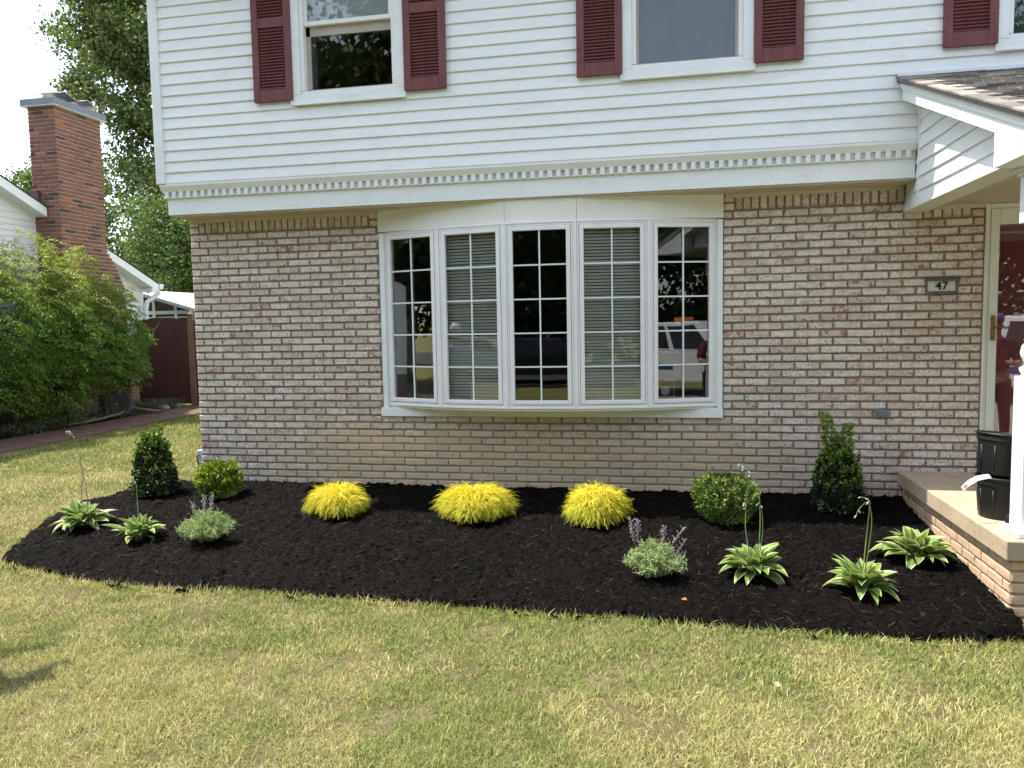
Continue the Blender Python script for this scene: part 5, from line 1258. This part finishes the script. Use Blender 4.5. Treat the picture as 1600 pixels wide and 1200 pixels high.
nl += tree(-24.3, 26, 4, [(-25.4, 26, 8.6, 1.35), (-23.7, 26, 8.0, 1.4), (-22.4, 26, 8.6, 1.3), (-24.2, 26, 6.6, 1.5), (-22.2, 26, 6.8, 1.4), (-26.6, 26, 7.3, 1.0)], 36, .32, .17, M_TREE, 'smaller tree showing left of the chimney above the neighbouring roof', 62, tr=.22)
nl += tree(-8.7, 12.5, 2, [(-9.0, 12.5, 4.6, .95), (-8.2, 12.4, 4.0, 1.0), (-9.3, 12.6, 3.5, .9), (-8.3, 12.3, 2.9, 1.0), (-7.2, 12.4, 3.4, .9), (-7.4, 12.4, 4.4, .7), (-7.0, 12.4, 2.3, .9), (-6.3, 12.6, 3.0, .8)], 150, .16, .085, M_TREE2, 'light green leafy tree between the chimney and the brick house', 63, tr=.12, name='ash_tree')
nl += tree(-13.5, 21, 2, [(-16.0, 21, 4.2, 1.7), (-14.0, 21, 5.0, 1.8), (-12.0, 21, 5.5, 1.8), (-10.0, 21, 5.2, 1.9), (-8.5, 21, 4.2, 1.9), (-12.0, 20.6, 3.0, 1.7), (-9.5, 20.6, 2.6, 1.8), (-7.2, 21, 2.8, 1.6)], 34, .34, .20, M_TREED, 'dark tree standing in the gap behind the sun room', 64, tr=.25)
# across the street, seen only as reflections in the glass
ST = [(-34, -29, 13), (-25, -27, 15), (-16, -29, 18), (-7, -27.5, 19), (2, -30, 11), (11, -27, 11.5), (20, -29, 15), (30, -27, 14)]
nl += tree(-13.5, -9.8, 3, [(-13.5, -9.8, 5.2, 2.6), (-15.2, -10.8, 4.4, 2.0), (-12.4, -8.6, 4.2, 1.9), (-13.6, -10, 7.2, 1.9), (-14.5, -12.5, 4.6, 2.4), (-13.2, -11, 2.8, 1.8)], 9, .5, .36, M_TREED, 'round shade tree in the front yard of the neighbouring house', 69, tr=.22, name='shade_tree', zb=-.3)
for i, (x, y, h) in enumerate(ST):
    nl += tree(x, y, 3, [(x, y, h*.55, 4.4), (x-3.2, y, h*.40, 3.4), (x+3.4, y, h*.42, 3.5), (x+.4, y, h*.82, 2.9), (x, y, h*.24, 3.4), (x+3.8, y-1, 1.6, 2.6), (x-3.4, y-1, 1.5, 2.6), (x-2.6, y, h*.66, 2.6), (x+2.8, y, h*.68, 2.7)], 11 if h > 17 else 6 if -20 < x < 15 else 5.5 if x > 0 else 2.5, .62, .40, M_TREED, f'broad dark street tree {["farthest left", "second from the left", "behind the house across the road", "left of the middle", "right of the middle", "behind the parked pickup", "second from the right", "farthest right"][i]} across the road', 70+i, group='street trees across the road', tr=.35, name='street_tree', zb=-.4)
print('tree leaves', nl)

# ------------------------------------------------------------ street side behind the viewer
M_ASPH = simple('asphalt', (.055, .055, .055), .9, .2, 6, bump=.005); M_DRIVE = simple('concrete_drive', (.36, .34, .30), .9, .15, 4, bump=.003)
tag(MB().box(-200, 200, -25, -16.5, -.60, -.362).build('road', M_ASPH), 'asphalt street running in front of the houses', 'road', kind='structure')
tag(MB().box(9.3, 13.4, -16.4, -2.3, -.60, -.245).build('driveway', M_DRIVE), 'concrete driveway right of the front lawn', 'driveway', kind='structure')
ah = empty('white_ranch_house', (-16, -42, -.4), 'low pale house with a grey roof across the road', 'house')
MB().box(-24, -8, -46, -38, -.6, 2.7).build('wall', M_SIDING, ah); MB().prism([(-46.6, 2.6), (-37.4, 2.6), (-42, 5.4)], -24.6, -7.4).build('roof', M_DKROOF, ah)
for x in (-22, -18.5, -13, -10): MB().box(x, x+1.3, -37.99, -37.95, .9, 2.1).build('window', M_BLACK, ah)
def vehicle(name, x, y, az, prof, cab, wid, mat, label, cat_, wheels, wr):
    v = empty(name, (x, y, gz(0, y)-.0 if abs(y) < 16 else -.36), label, cat_); Zb = WL[v.name].z; c, s = math.cos(az), math.sin(az)
    def place_(mbx): mbx.v = [(x+a*c-b_*s, y+a*s+b_*c, Zb+z) for a, b_, z in mbx.v]; return mbx
    body = MB().prism(prof, -wid/2, wid/2, 'y'); place_(body).build('body', mat, v, bev=.05)
    q = MB(); n = len(cab); ins = .12
    q.add([(p[0], -wid/2+ins*(p[1] > cab[0][1]+.1), p[1]) for p in cab]+[(p[0], wid/2-ins*(p[1] > cab[0][1]+.1), p[1]) for p in cab], [tuple(range(n)), tuple(range(2*n-1, n-1, -1))]+[(i, i+n, (i+1) % n+n, (i+1) % n) for i in range(n)])
    place_(q).build('cabin', mat, v, bev=.04)
    lo = min(p[1] for p in cab); hi = max(p[1] for p in cab); top = [p for p in cab if p[1] > hi-.05]; bot = [p for p in cab if p[1] < lo+.05]
    xa0, xa1 = min(p[0] for p in bot), max(p[0] for p in bot); xb0, xb1 = min(p[0] for p in top), max(p[0] for p in top)
    for sy in (-1, 1):
        f = lambda t, h: (xa0+(xb0-xa0)*h+(xa1-xa0+(xb1-xb0-xa1+xa0)*h)*t, sy*(wid/2-ins*h*.95+.008), lo+(hi-lo)*h)
        for t0, t1 in ((.1, .48), (.53, .9)): q = MB(); q.add([f(t0, .12), f(t1, .12), f(t1, .85), f(t0, .85)], [(0, 1, 2, 3)]); place_(q).build('side_window', M_BLACKG, v)
    for wx in wheels:
        for sy in (-1, 1):
            w = MB().tube([(wx, sy*(wid/2-.22), wr), (wx, sy*(wid/2+.01), wr)], wr, 20); place_(w).build('wheel', M_BLACK, v)
            w = MB().tube([(wx, sy*(wid/2+.011), wr), (wx, sy*(wid/2+.02), wr)], wr*.6, 16); place_(w).build('rim', M_HOOD, v)
    return v, place_
M_BLACKG = simple('tinted_glass', (.01, .012, .014), .05); M_CARW = simple('white_car_paint', (.75, .76, .77), .25, .02); M_CARD = simple('dark_blue_car_paint', (.015, .02, .035), .2, .05); M_CARS = simple('silver_car_paint', (.35, .36, .38), .3, .05)
v, pf = vehicle('pickup_truck', 12.3, -9.6, R(62), [(-2.7, .45), (2.7, .45), (2.75, .9), (2.6, 1.12), (1.2, 1.20), (-2.7, 1.15)], [(-1.0, 1.16), (1.35, 1.18), (.75, 1.85), (-.85, 1.86)], 1.95, M_CARW, 'white pickup truck parked on the driveway with orange roof lights', 'truck', (-1.75, 1.75), .38)
for a in (.05,): q = MB().box(a-.1, a+.1, -.35, .35, 1.865, 1.95); pf(q).build('beacon', simple('orange_beacon', (.8, .16, .02), .3), v)
q = MB().box(-2.2, .2, -.982, -.978, .72, .86); pf(q).build('door_stripe', simple('blue_stripe', (.02, .06, .25), .4), v); q = MB().box(-2.2, .2, .978, .982, .72, .86); pf(q).build('door_stripe', simple('blue_stripe', (.02, .06, .25), .4), v)
vehicle('parked_car', 1.5, -17.6, 0, [(-2.25, .3), (2.25, .3), (2.3, .62), (2.1, .80), (1.1, .92), (-2.1, .95), (-2.3, .7)], [(-1.75, .93), (1.25, .90), (.45, 1.42), (-1.0, 1.45)], 1.8, M_CARD, 'dark blue sedan parked at the kerb in front of the house', 'car', (-1.4, 1.4), .33)
vehicle('parked_car', -7.5, -17.6, 0, [(-2.25, .3), (2.25, .3), (2.3, .62), (2.1, .80), (1.1, .92), (-2.1, .95), (-2.3, .7)], [(-1.75, .93), (1.25, .90), (.45, 1.42), (-1.0, 1.45)], 1.8, M_CARS, 'silver sedan parked at the kerb farther along', 'car', (-1.4, 1.4), .33)

# people standing on the lawn just outside the picture (they show as reflections)
def skin(name, verts, edges, rad, mat, parent, sub=2):
    me = bpy.data.meshes.new(name); me.from_pydata([Vector(v) for v in verts], edges, []); me.materials.append(mat)
    o = bpy.data.objects.new(name, me); reg(o, WL[parent.name], parent)
    m = o.modifiers.new('skin', 'SKIN'); me.skin_vertices.new() if not me.skin_vertices else None
    for i, r_ in enumerate(rad): me.skin_vertices[0].data[i].radius = (r_, r_) if not isinstance(r_, tuple) else r_
    me.skin_vertices[0].data[0].use_root = True; s = o.modifiers.new('sub', 'SUBSURF'); s.levels = sub; s.render_levels = sub; m.use_smooth_shade = True; return o
M_SKIN = simple('skin', (.42, .25, .18), .5, .08)
def person(x, y, az, label, cshirt, cpants, ccap, hands):
    z = float(gz(0, y)); p = empty('person', (x, y, z), label, 'person'); p.rotation_euler = (0, 0, az)
    # facing +y locally; hips first (root)
    B = [(0, 0, .95), (0, 0, 1.15), (0, .01, 1.36), (0, 0, 1.50), (0, .015, 1.58), (0, .02, 1.68), (0, .02, 1.76)]
    Ed = [(0, 1), (1, 2), (2, 3), (3, 4), (4, 5), (5, 6)]; Rd = [(.15, .11), (.145, .10), (.165, .11), (.055, .055), (.055, .06), (.082, .10), (.06, .075)]
    for s in (-1, 1):
        n = len(B); B += [(s*.18, 0, 1.40), (s*.25, hands[0]*.1, 1.14), (s*.20, hands[0]*.32, hands[1]), (s*.15, hands[0]*.40, hands[1]+.03), (s*.15, hands[0]*.46, hands[1]+.03)]
        Ed += [(2, n), (n, n+1), (n+1, n+2), (n+2, n+3), (n+3, n+4)]; Rd += [.07, .048, .032, .04, .025]
        for f in range(4): k = len(B); B += [(s*(.13+.016*f), hands[0]*.53, hands[1]+.025)]; Ed += [(n+3, k)]; Rd += [.010]
        k = len(B); B += [(s*.11, hands[0]*.44, hands[1]+.05)]; Ed += [(n+3, k)]; Rd += [.011]
        n = len(B); B += [(s*.095, 0, .88), (s*.11, .02, .50), (s*.12, -.01, .10), (s*.13, .10, .035), (s*.13, .16, .025)]
        Ed += [(0, n), (n, n+1), (n+1, n+2), (n+2, n+3), (n+3, n+4)]; Rd += [.10, .062, .042, .042, .03]
    skin('body', B, Ed, Rd, M_SKIN, p)
    S_ = [(0, 0, .98), (0, 0, 1.15), (0, .01, 1.36), (0, 0, 1.46)]; E2 = [(0, 1), (1, 2), (2, 3)]; R2 = [(.17, .13), (.165, .12), (.185, .13), (.09, .09)]
    for s in (-1, 1): n = len(S_); S_ += [(s*.185, 0, 1.40), (s*.25, hands[0]*.09, 1.16)]; E2 += [(2, n), (n, n+1)]; R2 += [.085, .068]
    skin('shirt', S_, E2, R2, cshirt, p)
    T_ = [(0, 0, 1.0)]; E3 = []; R3 = [(.16, .125)]
    for s in (-1, 1): n = len(T_); T_ += [(s*.095, 0, .88), (s*.11, .02, .50), (s*.12, -.01, .12)]; E3 += [(0, n), (n, n+1), (n+1, n+2)]; R3 += [.115, .078, .06]
    skin('trousers', T_, E3, R3, cpants, p)
    for s in (-1, 1):
        q = MB().sphere((s*.13, .05, .04), .055, 10, 7, (.9, 2.3, .75)); o = q.build('shoe', M_BLACK, smooth=True); COL.objects.unlink(o); o.location = o.location; reg_child(o, p)
    q = MB().sphere((0, .02, 1.74), .098, 14, 9, (.92, 1.12, .85)); q.prism([(-.07, 1.735), (.07, 1.735), (.07, 1.745), (-.07, 1.745)], .10, .20, 'y'); o = q.build('cap', ccap, smooth=True); COL.objects.unlink(o); reg_child(o, p)
    for s in (-1, 1):
        o = MB().sphere((s*.032, .112, 1.68), .011, 8, 5).build('eye', M_BLACK); COL.objects.unlink(o); reg_child(o, p)
    o = MB().sphere((0, .122, 1.655), .016, 8, 5, (.8, 1.2, 1.5)).build('nose', M_SKIN); COL.objects.unlink(o); reg_child(o, p)
    o = MB().tube([(-.025, .112, 1.615), (0, .118, 1.612), (.025, .112, 1.615)], .005, 6).build('mouth', simple('lip', (.3, .12, .1))); COL.objects.unlink(o); reg_child(o, p)
    return p
def reg_child(o, p):                         # built in the parent's own axes
    COL.objects.link(o); o.parent = p
person(.42, -3.62, R(-38), 'person in white cap, pale blue shirt and grey trousers at the left of the lawn', simple('pale_blue_cloth', (.35, .50, .62), .8), simple('grey_cloth', (.22, .22, .22), .85), M_WHITE, (.9, 1.1))
person(8.95, -4.6, R(22), 'person in purple cap and dark red shirt standing near the driveway', simple('dark_red_cloth', (.10, .02, .03), .8), simple('dark_cloth', (.03, .03, .035), .85), simple('purple_cap', (.12, .08, .35), .7), (.9, 1.15))

print('tris', sum(sum(len(p.vertices)-2 for p in o.data.polygons) if len(o.data.polygons) < 2000 else len(o.data.polygons)*(len(o.data.polygons[0].vertices)-2) for o in bpy.data.objects if o.type == 'MESH'))
